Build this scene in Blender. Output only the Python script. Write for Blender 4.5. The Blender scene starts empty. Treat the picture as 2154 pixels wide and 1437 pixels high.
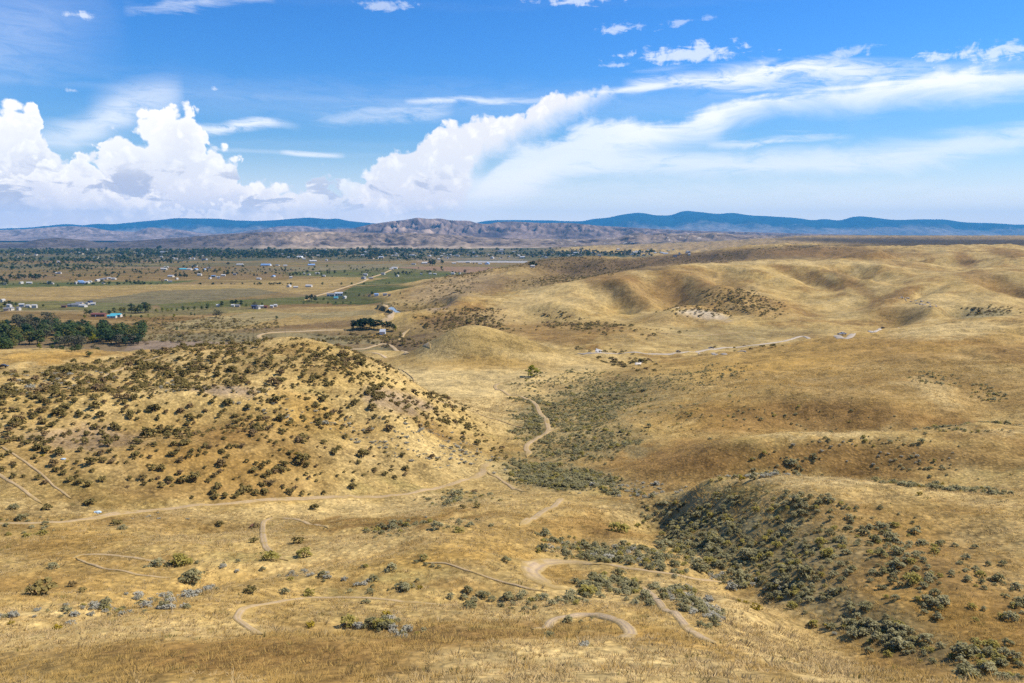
import bpy, bmesh, math, random
import numpy as np
from math import radians, sin, cos, tan, atan2, pi
from mathutils import Vector

rng = np.random.default_rng(7)
random.seed(7)
scene = bpy.context.scene
COL = scene.collection

# ------------------------------------------------------------------ camera, light, exposure
PW, PH, FPX = 2154.0, 1437.0, 1677.0          # photograph size and focal length in its pixels
CAMZ = 100.0
HZN = 495.0
PITCH = math.atan((PH / 2 - HZN) / FPX)
cam_d = bpy.data.cameras.new('camera')
cam = bpy.data.objects.new('camera', cam_d)
COL.objects.link(cam)
cam_d.sensor_width = 36.0
cam_d.lens = 36.0 * FPX / PW
cam_d.clip_start = 0.5
cam_d.clip_end = 80000
cam.location = (0, 0, CAMZ)
cam.rotation_euler = (radians(90) - PITCH, 0, 0)
scene.camera = cam

SUN_EL, SUN_AZ = radians(46), radians(76)       # azimuth clockwise from the view direction (+Y)
SUN_DIR = Vector((sin(SUN_AZ) * cos(SUN_EL), cos(SUN_AZ) * cos(SUN_EL), sin(SUN_EL)))
sun_d = bpy.data.lights.new('sun', 'SUN')
sun_d.energy = 4.6
sun_d.angle = radians(0.53)
sun_d.color = (1.0, 0.93, 0.82)
sun = bpy.data.objects.new('sun', sun_d)
COL.objects.link(sun)
sun.rotation_euler = (-SUN_DIR).to_track_quat('-Z', 'Y').to_euler()
sun.location = (300, 300, 600)

scene.view_settings.view_transform = 'Standard'
scene.view_settings.look = 'None'
scene.view_settings.gamma = 1.0
scene.view_settings.use_curve_mapping = False
scene.view_settings.exposure = 0.45
scene.cycles.max_bounces = 6
scene.cycles.diffuse_bounces = 3
scene.cycles.volume_bounces = 1
scene.cycles.transparent_max_bounces = 12
scene.cycles.use_denoising = False
scene.render.film_transparent = False

world = bpy.data.worlds.new('World')
scene.world = world
world.use_nodes = True
world.cycles.sampling_method = 'MANUAL'
world.cycles.sample_map_resolution = 512
SKY_STRENGTH = 0.085


def pix_dir(u, v):
    """unit-free world direction of a photograph pixel (forward = +Y)"""
    xr = (u - PW / 2) / FPX
    yu = (PH / 2 - v) / FPX
    return xr, math.cos(PITCH) + yu * math.sin(PITCH), -math.sin(PITCH) + yu * math.cos(PITCH)


def P(u, v, d):
    x, y, z = pix_dir(u, v)
    k = d / y
    return x * k, d, CAMZ + z * k


def s_of(u, v):
    x, y, z = pix_dir(u, v)
    return x / y


def vdep(v, h=0.0):
    """forward distance at which the pixel row v meets height h"""
    x, y, z = pix_dir(PW / 2, v)
    return (h - CAMZ) * y / z


def azel(u, v):
    x, y, z = pix_dir(u, v)
    return atan2(x, y), atan2(z, math.hypot(x, y))


# ------------------------------------------------------------------ node helpers
class G:
    """tiny expression builder over a node tree"""
    def __init__(self, tree):
        self.t = tree

    def node(self, typ, **kw):
        n = self.t.nodes.new(typ)
        for k, v in kw.items():
            setattr(n, k, v)
        return n

    def put(self, sock, val):
        if hasattr(val, 'is_linked'):
            self.t.links.new(val, sock)
        elif val is not None:
            sock.default_value = val

    def m(self, op, a, b=None, c=None, clamp=False):
        n = self.node('ShaderNodeMath', operation=op, use_clamp=clamp)
        for i, x in enumerate((a, b, c)):
            if x is not None:
                self.put(n.inputs[i], x)
        return n.outputs[0]

    def add(self, a, b): return self.m('ADD', a, b)
    def sub(self, a, b): return self.m('SUBTRACT', a, b)
    def mul(self, a, b): return self.m('MULTIPLY', a, b)

    def mx(self, a, b): return self.m('MAXIMUM', a, b)
    def mn(self, a, b): return self.m('MINIMUM', a, b)

    def ss(self, x, lo, hi, t0=0.0, t1=1.0, kind='SMOOTHSTEP'):
        n = self.node('ShaderNodeMapRange', interpolation_type=kind)
        self.put(n.inputs[0], x)
        for i, q in enumerate((lo, hi, t0, t1)):
            self.put(n.inputs[i + 1], q)
        return n.outputs[0]

    def xyz(self, x, y, z):
        n = self.node('ShaderNodeCombineXYZ')
        for i, q in enumerate((x, y, z)):
            self.put(n.inputs[i], q)
        return n.outputs[0]

    def noise(self, vec, scale=1.0, detail=4.0, rough=0.55, dist=0.0, typ='FBM', lac=2.0, dim='3D'):
        n = self.node('ShaderNodeTexNoise', noise_dimensions=dim)
        n.noise_type = typ
        n.normalize = True if typ == 'FBM' else n.normalize
        if vec is not None:
            self.put(n.inputs['Vector'], vec)
        n.inputs['Scale'].default_value = scale
        n.inputs['Detail'].default_value = detail
        n.inputs['Roughness'].default_value = rough
        n.inputs['Lacunarity'].default_value = lac
        n.inputs['Distortion'].default_value = dist
        return n.outputs['Fac']

    def voro(self, vec, scale, feature='F1', detail=0.0, rough=0.5, rand=1.0, out='Distance', dim='3D'):
        n = self.node('ShaderNodeTexVoronoi', feature=feature, voronoi_dimensions=dim)
        self.put(n.inputs['Vector'], vec)
        n.inputs['Scale'].default_value = scale
        if 'Detail' in n.inputs:
            n.inputs['Detail'].default_value = detail
            n.inputs['Roughness'].default_value = rough
        n.inputs['Randomness'].default_value = rand
        return n.outputs[out]

    def mix(self, f, a, b, blend='MIX'):
        n = self.node('ShaderNodeMix', data_type='RGBA', blend_type=blend)
        self.put(n.inputs[0], f)
        for s, q in ((n.inputs[6], a), (n.inputs[7], b)):
            if isinstance(q, tuple) and len(q) == 3:
                q = (*q, 1.0)
            self.put(s, q)
        return n.outputs[2]

    def curve(self, x, pts):
        n = self.node('ShaderNodeFloatCurve')
        c = n.mapping.curves[0]
        n.mapping.use_clip = False
        n.mapping.extend = 'HORIZONTAL'
        while len(c.points) < len(pts):
            c.points.new(0.5, 0.5)
        for p, (a, b) in zip(c.points, pts):
            p.location = (a, b)
            p.handle_type = 'AUTO_CLAMPED'
        n.mapping.update()
        self.put(n.inputs['Value'], x)
        return n.outputs[0]


# ------------------------------------------------------------------ sky: Nishita sky with cumulus and cirrus
def build_sky():
    nt = world.node_tree
    nt.nodes.clear()
    g = G(nt)
    out = g.node('ShaderNodeOutputWorld')
    bg = g.node('ShaderNodeBackground')
    nt.links.new(bg.outputs[0], out.inputs[0])
    bg.inputs[1].default_value = SKY_STRENGTH
    sky = g.node('ShaderNodeTexSky', sky_type='NISHITA')
    sky.sun_disc = False
    sky.sun_elevation = SUN_EL
    sky.sun_rotation = SUN_AZ
    sky.altitude = 800
    sky.air_density = 1.0
    sky.dust_density = 0.3
    sky.ozone_density = 2.2
    tc = g.node('ShaderNodeTexCoord')
    sep = g.node('ShaderNodeSeparateXYZ')
    nt.links.new(tc.outputs['Generated'], sep.inputs[0])
    X, Y, Z = sep.outputs
    az = g.m('ARCTAN2', X, Y)
    el = g.m('ARCSINE', Z)
    AZR = 0.8                                        # curves cover -AZR..AZR
    ELR = 0.30

    def line(pts):
        """pixel polyline -> elevation(azimuth) curve value / ELR"""
        q = []
        for u, v in pts:
            a, e = azel(u, v)
            q.append(((a + AZR) / (2 * AZR), e / ELR))
        return g.mul(g.curve(azn, q), ELR)

    def alpha(pts):
        q = [((azel(u, 400)[0] + AZR) / (2 * AZR), a) for u, a in pts]
        return g.curve(azn, q)

    azn0 = g.m('DIVIDE', g.add(az, AZR), 2 * AZR)
    azn = g.m('MINIMUM', g.m('MAXIMUM', azn0, 0.0), 1.0)
    p = g.xyz(az, el, 0.0)
    # noises in angle space
    bil = g.noise(p, 26, 6, 0.58, 0.25, dim='2D')    # cauliflower edges
    bil2 = g.noise(g.xyz(g.add(az, 3.1), el, 0.0), 60, 5, 0.6, 0.4, dim='2D')
    vo = g.voro(g.xyz(az, g.mul(el, 1.15), 0.0), 34, 'F1', 2.0, 0.5, dim='2D')
    cir = g.noise(g.xyz(az, g.mul(el, 4.5), 0.0), 9, 6, 0.6, 0.6, dim='2D')      # streaked
    cir2 = g.noise(g.xyz(g.add(g.add(az, 7.7), g.mul(el, 0.8)), g.mul(el, 5.0), 0.0), 20, 8, 0.68, 0.5, dim='2D')
    puff = g.sub(0.55, vo)

    # warp of the azimuth used by the cumulus outline
    azw = g.add(az, g.mul(g.sub(bil2, 0.5), 0.030))
    azn_c = g.m('MINIMUM', g.m('MAXIMUM', g.m('DIVIDE', g.add(azw, AZR), 2 * AZR), 0.0), 1.0)
    azn_keep = azn
    azn = azn_c
    top1 = line([(-330, 330), (-200, 260), (-120, 240), (-40, 205), (0, 190), (30, 190), (62, 192), (78, 225), (98, 262), (120, 290), (140, 312), (165, 312),
                 (190, 318), (205, 292), (222, 262), (262, 240), (300, 225), (336, 212), (346, 190), (365, 168), (392, 168),
                 (400, 205), (425, 225), (432, 262), (450, 285), (500, 310), (515, 345), (560, 372), (620, 375), (650, 358), (700, 352),
                 (752, 345), (775, 360), (800, 395), (860, 410), (930, 420), (1010, 440), (1100, 470), (1300, 500)])
    edge1 = g.add(g.sub(top1, el), g.add(g.mul(g.sub(bil, 0.5), 0.044), g.mul(puff, 0.036)))
    a1 = g.ss(edge1, 0.004, 0.0145)
    # a nearer, lower bank of billows with its own bright crest
    top1b = line([(-330, 400), (-150, 360), (0, 352), (50, 340), (95, 318), (130, 322), (160, 306), (185, 312), (215, 345), (245, 378), (285, 392), (310, 384), (335, 400), (380, 425), (450, 420), (500, 405), (560, 412), (590, 430), (612, 455), (700, 480), (900, 500)])
    bil3 = g.noise(g.xyz(g.add(az, 5.5), g.mul(el, 1.1), 0.0), 44, 6, 0.6, 0.3, dim='2D')
    vo3 = g.voro(g.xyz(g.add(az, 2.2), g.mul(el, 1.2), 0.0), 62, 'F1', 2.0, 0.5, dim='2D')
    edge1b = g.add(g.sub(top1b, el), g.add(g.mul(g.sub(bil3, 0.5), 0.030), g.mul(g.sub(0.5, vo3), 0.022)))
    a1b = g.ss(edge1b, 0.003, 0.010)
    # soft lower right body
    a1 = g.mul(a1, g.ss(azn, *( (azel(1150, 400)[0] + AZR) / (2 * AZR), (azel(520, 400)[0] + AZR) / (2 * AZR)), 0.0, 1.0))
    # second cumulus / anvil streak, 780..1290
    top2 = line([(700, 420), (760, 360), (785, 335), (830, 300), (880, 286), (925, 252), (945, 240), (1000, 236), (1060, 222), (1095, 214), (1140, 190), (1165, 178), (1220, 176), (1270, 176), (1300, 190), (1340, 215)])
    bot2 = line([(700, 430), (780, 470), (900, 470), (960, 440), (985, 400), (1005, 350), (1040, 318), (1100, 290), (1160, 262), (1215, 230), (1255, 200), (1290, 190), (1340, 205)])
    wob = g.add(g.mul(g.sub(bil, 0.5), 0.030), g.mul(puff, 0.018))
    a2 = g.mul(g.ss(g.add(g.sub(top2, el), wob), 0.005, 0.012),
               g.ss(g.add(g.sub(el, bot2), g.mul(g.sub(bil, 0.5), 0.03)), -0.022, 0.022))
    a2 = g.mul(a2, alpha([(640, 0), (730, 0.2), (790, 1), (1230, 1), (1290, 0.35), (1330, 0)]))
    azn = azn_keep
    # long cirrus from 1020 to the right edge
    top3 = line([(960, 420), (1020, 372), (1060, 330), (1100, 302), (1170, 285), (1215, 262), (1290, 254), (1310, 246), (1400, 243), (1460, 232), (1500, 212),
                 (1560, 198), (1640, 190), (1720, 186), (1780, 178), (1850, 164), (1920, 150), (2010, 141), (2154, 132), (2300, 120), (2600, 110)])
    bot3 = line([(960, 430), (1020, 440), (1100, 420), (1200, 365), (1290, 345), (1370, 318), (1430, 300), (1500, 287), (1530, 264), (1580, 246), (1650, 226),
                 (1720, 226), (1790, 229), (1900, 217), (2010, 205), (2154, 188), (2300, 180), (2600, 170)])
    wobc = g.mul(g.sub(cir, 0.5), 0.035)
    a3 = g.mul(g.ss(g.add(g.sub(top3, el), g.add(g.mul(g.sub(bil, 0.5), 0.018), wobc)), -0.001, 0.014),
               g.ss(g.add(g.sub(el, bot3), wobc), -0.018, 0.026))
    a3 = g.mul(a3, g.mul(alpha([(930, 0), (1050, 0.75), (1250, 0.85), (1400, 1), (2154, 0.97), (2500, 0.8)]), g.ss(cir2, 0.15, 0.5, 0.72, 1.0)))

    def band(pts, th, al, lo=0.3, hi=0.7, streak=cir2, wo=0.03):
        c = line(pts)
        dlt = g.m('ABSOLUTE', g.add(g.sub(el, c), g.mul(g.sub(cir, 0.5), wo)))
        f = g.ss(dlt, th, 0.0)
        return g.mul(g.mul(f, alpha(al)), g.ss(streak, lo, hi))

    bands = [
        band([(900, 400), (1100, 372), (1300, 346), (1600, 345), (1900, 332), (2020, 312), (2154, 290), (2400, 270)], 0.024,
             [(850, 0), (1050, 0.7), (1500, 0.75), (2154, 0.6), (2400, 0.4)], 0.05, 0.55),
        band([(1300, 185), (1420, 166), (1560, 158), (1700, 142), (1800, 150), (1900, 150)], 0.017,
             [(1300, 0), (1400, 0.75), (1600, 0.95), (1760, 0.8), (1850, 0.35), (2000, 0.1)], 0.2, 0.6),
        band([(1500, 180), (1700, 175), (1900, 160), (2154, 145)], 0.020, [(1450, 0), (1600, 0.55), (1800, 0.5), (1950, 0.2), (2100, 0)], 0.25, 0.7),
        band([(850, 214), (950, 211), (1050, 214), (1300, 190), (1420, 176)], 0.006, [(850, 0), (930, 0.7), (1060, 0.6), (1200, 0.3), (1300, 0.8), (1400, 0.5), (1450, 0)], 0.2, 0.6, wo=0.01),
        band([(380, 270), (450, 272), (510, 262), (570, 258), (640, 268)], 0.009, [(370, 0), (430, 0.75), (540, 0.9), (590, 0.4), (640, 0)], 0.2, 0.55, wo=0.016),
        band([(60, 300), (110, 290), (160, 280), (210, 262), (250, 245), (320, 240)], 0.026, [(60, 0), (130, 0.55), (220, 0.7), (290, 0.3), (320, 0)], 0.0, 0.6, wo=0.012),
        band([(180, 240), (250, 220), (300, 212), (360, 205), (420, 205)], 0.030, [(190, 0), (250, 0.35), (330, 0.55), (400, 0)], 0.0, 0.6, wo=0.012),
        band([(600, 320), (660, 324), (720, 327)], 0.004, [(590, 0), (630, 0.8), (690, 0.7), (730, 0)], 0.15, 0.5, wo=0.008),
        band([(1560, 300), (1650, 290), (1760, 288)], 0.008, [(1480, 0), (1560, 0.6), (1680, 0.5), (1800, 0)], 0.2, 0.6),
        band([(-200, 90), (0, 70), (120, 55), (200, 34)], 0.075, [(-400, 0.2), (-100, 0.35), (60, 0.32), (180, 0.18), (300, 0)], -0.2, 1.0, wo=0.015),
        band([(300, 18), (420, 8), (560, -8)], 0.008, [(280, 0), (400, 0.4), (520, 0.35), (600, 0)], 0.2, 0.6),
        band([(700, 250), (800, 240), (900, 236), (960, 226)], 0.012, [(650, 0), (750, 0.35), (880, 0.4), (960, 0)], 0.2, 0.7),
        band([(1000, 425), (1300, 400), (1600, 400), (2154, 410)], 0.022, [(800, 0), (1000, 0.4), (1300, 0.3), (1700, 0.28), (2154, 0.3)], 0.2, 0.8),
    ]

    def blob(u, v, ru, rv, a, nz=cir2):
        ca, ce = azel(u, v)
        dx = g.m('DIVIDE', g.sub(az, ca), ru / FPX)
        dy = g.m('DIVIDE', g.sub(el, ce), rv / FPX)
        r = g.m('SQRT', g.add(g.mul(dx, dx), g.mul(dy, dy)))
        f = g.ss(g.add(r, g.mul(g.sub(g.add(nz, bil2), 1.0), 3.2)), 1.2, 0.1)
        return g.mul(f, a)

    blobs = [blob(1455, 112, 96, 17, 0.62), blob(2075, 110, 100, 14, 0.6), blob(800, 10, 60, 9, 0.4), blob(1300, 60, 42, 9, 0.5),
             blob(1790, 110, 34, 10, 0.4), blob(1205, 2, 80, 7, 0.55), blob(1436, 46, 16, 7, 0.35), blob(172, 33, 26, 6, 0.6),
             blob(152, 190, 10, 4, 0.5), blob(455, 187, 20, 4, 0.7), blob(1495, 36, 18, 5, 0.3), blob(1305, 137, 24, 4, 0.4)]
    al = None
    one_minus = g.sub(1.0, a1)
    for a in [a1b, a2, a3] + bands + blobs:
        one_minus = g.mul(one_minus, g.sub(1.0, g.m('MINIMUM', a, 1.0)))
    # thin generic high cloud over the rest of the sky (outside the picture as well)
    gen = g.ss(g.noise(g.xyz(X, g.mul(Y, 1.4), g.mul(Z, 3.0)), 2.6, 5, 0.6, 0.8), 0.56, 0.78, 0.0, 0.75)
    out_f = g.ss(g.m('ABSOLUTE', az), 0.62, 0.85)
    up_f = g.ss(el, 0.30, 0.42)
    one_minus = g.mul(one_minus, g.sub(1.0, g.mul(gen, g.mx(out_f, up_f))))
    # milky air low over the horizon
    veil = g.ss(el, 0.125, 0.0, 0.0, 0.80)
    one_minus = g.mul(one_minus, g.sub(1.0, veil))
    al = g.sub(1.0, one_minus)
    # cloud brightness: bright billows, lavender bellies low in the bank
    low = g.ss(g.add(el, g.mul(g.sub(bil, 0.5), 0.03)), 0.020, 0.075)
    sh = g.ss(g.add(g.mul(bil2, 0.7), g.mul(vo, -0.35)), 0.08, 0.34)
    bright = g.add(g.mul(sh, 0.55), g.mul(low, 0.20))
    rim = g.mul(g.ss(edge1, 0.075, 0.005), a1)
    rimb = g.mul(g.ss(edge1b, 0.034, 0.004), a1b)
    bright = g.m('MINIMUM', g.add(bright, g.mx(g.mul(rim, 0.5), g.mul(rimb, 0.75))), 1.0)
    bright = g.sub(bright, g.mul(g.mul(g.ss(edge1b, -0.012, 0.0), g.ss(edge1b, 0.006, 0.0)), 0.25))
    belly = g.mul(g.ss(g.noise(g.xyz(g.add(az, 12.0), g.mul(el, 2.2), 0.0), 15, 5, 0.6, 0.3, dim='2D'), 0.53, 0.62),
                  g.mul(g.ss(g.m('ABSOLUTE', g.sub(el, 0.052)), 0.036, 0.008), g.ss(azn, 0.50, 0.40)))
    cumul = g.mix(bright, (8.3, 8.2, 8.6), (11.6, 11.1, 10.2))
    cumul = g.mix(g.mul(belly, 0.85), cumul, (5.0, 5.2, 6.3))
    cirrus = (9.9, 10.0, 10.3)
    inb = g.mx(g.mx(a1, a1b), a2)
    ccol = g.mix(inb, cirrus, cumul)
    ccol = g.mix(g.ss(el, 0.09, 0.005), ccol, g.mix(1.0, ccol, (1.36, 1.19, 1.02), 'MULTIPLY'))      # long bright path of air above the horizon
    hs = g.node('ShaderNodeHueSaturation')
    hs.inputs['Saturation'].default_value = 1.28
    hs.inputs['Value'].default_value = 1.0
    hs.inputs['Hue'].default_value = 0.5
    nt.links.new(sky.outputs[0], hs.inputs['Color'])
    tint = g.mix(g.ss(el, 0.02, 0.24), (0.95, 1.0, 1.03), (0.58, 1.00, 1.42))       # thin dry air: deep azure well above the horizon
    skyc = g.mix(1.0, hs.outputs[0], tint, 'MULTIPLY')
    nt.links.new(g.mix(al, skyc, ccol), bg.inputs[0])


build_sky()

# ------------------------------------------------------------------ numpy noise
_perm = np.random.default_rng(3).permutation(512).astype(np.int64)
_perm = np.concatenate([_perm, _perm])
_gr = np.random.default_rng(4).uniform(0, 2 * np.pi, 512)
_gx, _gy = np.cos(_gr).astype(np.float32), np.sin(_gr).astype(np.float32)


def perlin(x, y):
    xi = np.floor(x).astype(np.int64); yi = np.floor(y).astype(np.int64)
    xf = (x - xi).astype(np.float32); yf = (y - yi).astype(np.float32)
    u = xf * xf * xf * (xf * (xf * 6 - 15) + 10); v = yf * yf * yf * (yf * (yf * 6 - 15) + 10)
    xi &= 511; yi &= 511
    x1 = (xi + 1) & 511; y1 = (yi + 1) & 511

    def gd(a, b, dx, dy):
        h = _perm[_perm[a] + b]
        return _gx[h] * dx + _gy[h] * dy
    n00 = gd(xi, yi, xf, yf); n10 = gd(x1, yi, xf - 1, yf)
    n01 = gd(xi, y1, xf, yf - 1); n11 = gd(x1, y1, xf - 1, yf - 1)
    a = n00 + u * (n10 - n00); b = n01 + u * (n11 - n01)
    return (a + v * (b - a)) * 1.41


def fbm(x, y, o=4, rough=0.5):
    r = 0; a = 1.0; t = 0
    for i in range(o):
        r = r + a * perlin(x * 2 ** i + 17.3 * i, y * 2 ** i - 9.1 * i)
        t += a; a *= rough
    return r / t


def ridged(x, y, o=4, rough=0.5):
    r = 0; a = 1.0; t = 0
    for i in range(o):
        r = r + a * (1 - 2 * np.abs(perlin(x * 2 ** i + 5.7 * i, y * 2 ** i + 3.3 * i)))
        t += a; a *= rough
    return r / t


def sstep(a, b, x):
    t = np.clip((x - a) / (b - a), 0, 1)
    return t * t * (3 - 2 * t)


# ------------------------------------------------------------------ terrain from surveyed lines (pixel column, pixel row, forward distance)
CP = []                                         # s, ln d, z


def L(pts, step=70):
    pts = [tuple(map(float, p)) for p in pts]
    for a, b in zip(pts, pts[1:]):
        n = max(1, int(abs(b[0] - a[0]) / step))
        for i in range(n):
            t = i / n
            u = a[0] + (b[0] - a[0]) * t; v = a[1] + (b[1] - a[1]) * t
            d = math.exp(math.log(a[2]) + (math.log(b[2]) - math.log(a[2])) * t)
            x, y, z = P(u, v, d)
            CP.append((x / y, math.log(y), z))
    x, y, z = P(*pts[-1])
    CP.append((x / y, math.log(y), z))


def Hd(pts, step=90):
    """hidden ground: (pixel column, distance, height)"""
    for a, b in zip(pts, pts[1:] + [None]):
        if b is None:
            n = 1; b = a
        else:
            n = max(1, int(abs(b[0] - a[0]) / step))
        for i in range(n):
            t = i / n
            u = a[0] + (b[0] - a[0]) * t; d = a[1] + (b[1] - a[1]) * t; h = a[2] + (b[2] - a[2]) * t
            CP.append(((u - PW / 2) / FPX, math.log(d), h))


# foreground spur, bottom of the frame
Hd([(-800, 14, 90), (1077, 14, 91), (2900, 14, 91)], 300)
L([(-500, 1520, 36), (0, 1470, 34), (500, 1450, 33), (1000, 1437, 32), (1500, 1437, 34), (1900, 1437, 40), (1990, 1437, 45), (2154, 1437, 44), (2600, 1437, 40)], 150)
L([(-400, 1390, 48), (0, 1375, 46), (300, 1372, 45), (600, 1372, 44), (900, 1352, 45), (1200, 1345, 47), (1400, 1345, 49), (1500, 1352, 50), (1600, 1372, 51), (1750, 1402, 51), (1900, 1428, 50)], 110)
Hd([(850, 54, 72.2), (1150, 56, 71.2), (1400, 57, 70.4)], 110)
L([(-400, 1290, 66), (0, 1300, 62), (250, 1290, 61), (500, 1290, 62), (700, 1305, 60), (900, 1325, 59), (1100, 1325, 60), (1300, 1305, 63), (1420, 1310, 62), (1550, 1340, 60), (1700, 1380, 57)], 110)
# upper loop berms
L([(-400, 1210, 84), (0, 1215, 82), (300, 1225, 79), (600, 1240, 77), (800, 1245, 76), (1000, 1255, 74), (1180, 1240, 76), (1350, 1250, 76), (1450, 1260, 77), (1560, 1300, 70), (1650, 1340, 66)], 110)
L([(-400, 1160, 100), (0, 1165, 98), (300, 1180, 94), (560, 1180, 94), (800, 1170, 94), (960, 1180, 90), (1100, 1180, 90), (1300, 1180, 92), (1420, 1200, 91), (1500, 1225, 90)], 110)
L([(-400, 1120, 113), (0, 1120, 114), (200, 1125, 113), (400, 1130, 112), (560, 1130, 114), (700, 1120, 116), (850, 1105, 116), (980, 1090, 118), (1120, 1080, 124), (1250, 1085, 130), (1330, 1110, 126)], 110)
L([(1000, 1055, 142), (1080, 1042, 156), (1180, 1040, 160), (1260, 1048, 158), (1330, 1058, 152)], 80)
L([(1080, 1030, 172), (1150, 1012, 186), (1250, 1022, 172), (1320, 1040, 166), (1380, 1075, 152), (1400, 1110, 132)], 70)
# gully on the right with the sage
L([(1400, 1130, 122), (1440, 1170, 108), (1520, 1220, 93), (1600, 1270, 83), (1700, 1325, 73), (1800, 1365, 66), (1900, 1395, 60), (2000, 1425, 54), (2154, 1455, 50)], 60)
# right hand slope and its crest
L([(1500, 1100, 116), (1700, 1190, 85), (1900, 1290, 69), (2154, 1360, 57), (2500, 1420, 51)], 100)
L([(1450, 1060, 132), (1600, 1095, 105), (1800, 1150, 89), (2000, 1200, 79), (2154, 1230, 73), (2500, 1270, 67)], 100)
L([(1400, 1040, 144), (1480, 1020, 134), (1560, 1010, 124), (1650, 1003, 119), (1750, 1004, 116), (1840, 1017, 112), (1920, 1035, 108), (2000, 1055, 102), (2154, 1075, 96), (2500, 1090, 92)], 70)
Hd([(1560, 146, 50.5), (1700, 142, 51.5), (1850, 138, 53.5), (1950, 138, 53.5)], 70)
L([(1950, 1040, 128), (2050, 1030, 134), (2154, 1022, 138), (2500, 1000, 140)], 80)
# second ridge
L([(1290, 1020, 180), (1400, 1015, 172), (1500, 1003, 170), (1600, 997, 169), (1700, 996, 168), (1800, 1000, 165), (1900, 1022, 154), (2020, 1018, 152)], 80)
L([(1300, 985, 196), (1400, 965, 190), (1500, 945, 182), (1600, 942, 177), (1800, 950, 172), (2000, 960, 164), (2154, 965, 158), (2500, 970, 150)], 90)
L([(1340, 962, 206), (1460, 935, 197), (1550, 920, 189), (1640, 910, 184), (1770, 914, 181), (1900, 918, 178), (1960, 908, 179), (2050, 895, 180), (2154, 899, 178), (2500, 890, 175)], 70)
Hd([(1640, 208, 45.0), (1770, 206, 46.0), (1900, 204, 47.2), (2050, 206, 49.0), (2200, 204, 50)], 70)
# third big slope
L([(1400, 920, 226), (1500, 905, 232), (1640, 902, 236), (1770, 905, 232), (1900, 909, 226), (1960, 897, 230)], 70)
L([(1250, 955, 214), (1330, 905, 240), (1450, 868, 252), (1600, 855, 252), (1750, 850, 247), (1900, 850, 243), (2050, 850, 242), (2154, 846, 242), (2500, 830, 240)], 80)
L([(1180, 880, 286), (1280, 850, 312), (1400, 815, 326), (1550, 800, 322), (1700, 795, 312), (1900, 790, 300), (2154, 775, 305), (2500, 750, 310)], 90)
L([(1230, 815, 366), (1350, 785, 388), (1500, 758, 404), (1650, 738, 402), (1800, 725, 390), (2000, 712, 380), (2154, 705, 385), (2500, 690, 390)], 90)
L([(1330, 778, 410), (1420, 762, 440), (1500, 750, 450), (1600, 733, 456), (1700, 716, 462), (1800, 704, 462), (1880, 692, 462), (1980, 681, 460), (2080, 674, 456), (2154, 671, 452), (2500, 660, 440)], 60)
Hd([(1500, 520, 22), (1700, 540, 22), (1900, 560, 26), (2100, 560, 30), (2400, 560, 34)], 90)
# road vale
L([(1150, 742, 600), (1250, 744, 580), (1340, 744, 585), (1420, 742, 600), (1500, 735, 640), (1600, 722, 680), (1700, 708, 730), (1790, 698, 760), (1880, 689, 790), (2000, 676, 800), (2154, 664, 780), (2500, 650, 780)], 80)
L([(1290, 770, 505), (1350, 765, 520), (1430, 757, 540)], 60)
# bottom of the main draw and track
L([(1080, 1012, 188), (1040, 996, 190), (1020, 985, 194), (1060, 972, 206), (1110, 952, 224), (1125, 925, 242), (1152, 906, 258), (1140, 880, 286), (1120, 848, 322), (1080, 830, 345), (1045, 818, 362), (1090, 800, 388), (1117, 792, 402)], 40)
L([(870, 778, 440), (950, 795, 405), (1020, 792, 410), (1160, 785, 415), (1260, 775, 440)], 60)
L([(900, 830, 340), (960, 845, 320), (1040, 860, 306), (1090, 890, 272)], 50)
# cone hill
L([(800, 757, 520), (850, 751, 500), (880, 737, 500), (905, 719, 502), (950, 695, 503), (985, 685, 503), (1010, 684.5, 503), (1050, 694, 503), (1110, 714, 502), (1180, 741, 500), (1240, 763, 496)], 40)
L([(860, 775, 452), (930, 755, 466), (1000, 745, 470), (1080, 755, 468), (1160, 768, 460)], 50)
Hd([(780, 575, 10), (900, 570, 11), (1010, 570, 12), (1120, 570, 12), (1220, 570, 13)], 60)
Hd([(900, 540, 22), (960, 540, 25), (1010, 540, 26), (1060, 540, 24), (1120, 540, 20)], 60)
Hd([(780, 640, 7), (900, 640, 7), (1010, 640, 8), (1120, 640, 10)], 60)
# left hill: foot road, face, crest
L([(-400, 1105, 120), (0, 1103, 121), (110, 1099, 123), (250, 1084, 130), (420, 1066, 140), (560, 1056, 148), (700, 1048, 156), (840, 1040, 165), (930, 1022, 176), (1000, 1002, 188)], 70)
L([(-400, 1060, 128), (0, 1060, 129), (200, 1055, 134), (420, 1040, 146), (600, 1030, 154), (800, 1015, 168), (930, 998, 182)], 90)
L([(-400, 980, 142), (0, 975, 144), (200, 960, 150), (400, 955, 158), (600, 950, 168), (800, 945, 184), (950, 945, 208), (1050, 950, 222)], 100)
L([(-400, 890, 164), (0, 880, 167), (200, 870, 173), (400, 860, 183), (600, 855, 192), (800, 868, 205), (900, 895, 222), (1000, 915, 236)], 100)
L([(-400, 820, 190), (0, 815, 192), (150, 802, 202), (300, 792, 212), (450, 785, 217), (600, 785, 218), (740, 800, 222), (850, 842, 236)], 90)
L([(-400, 800, 222), (0, 785, 226), (100, 778, 234), (200, 764, 244), (300, 747, 252), (400, 732, 258), (500, 722, 262), (600, 715, 264), (660, 716, 262), (720, 732, 258), (770, 756, 256), (830, 785, 258), (880, 815, 262), (950, 850, 264), (1020, 885, 262), (1080, 915, 254)], 50)
Hd([(-300, 300, 38), (0, 300, 40), (200, 310, 42), (400, 320, 46), (600, 322, 49), (700, 320, 45), (770, 318, 38), (840, 316, 33)], 90)
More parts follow.
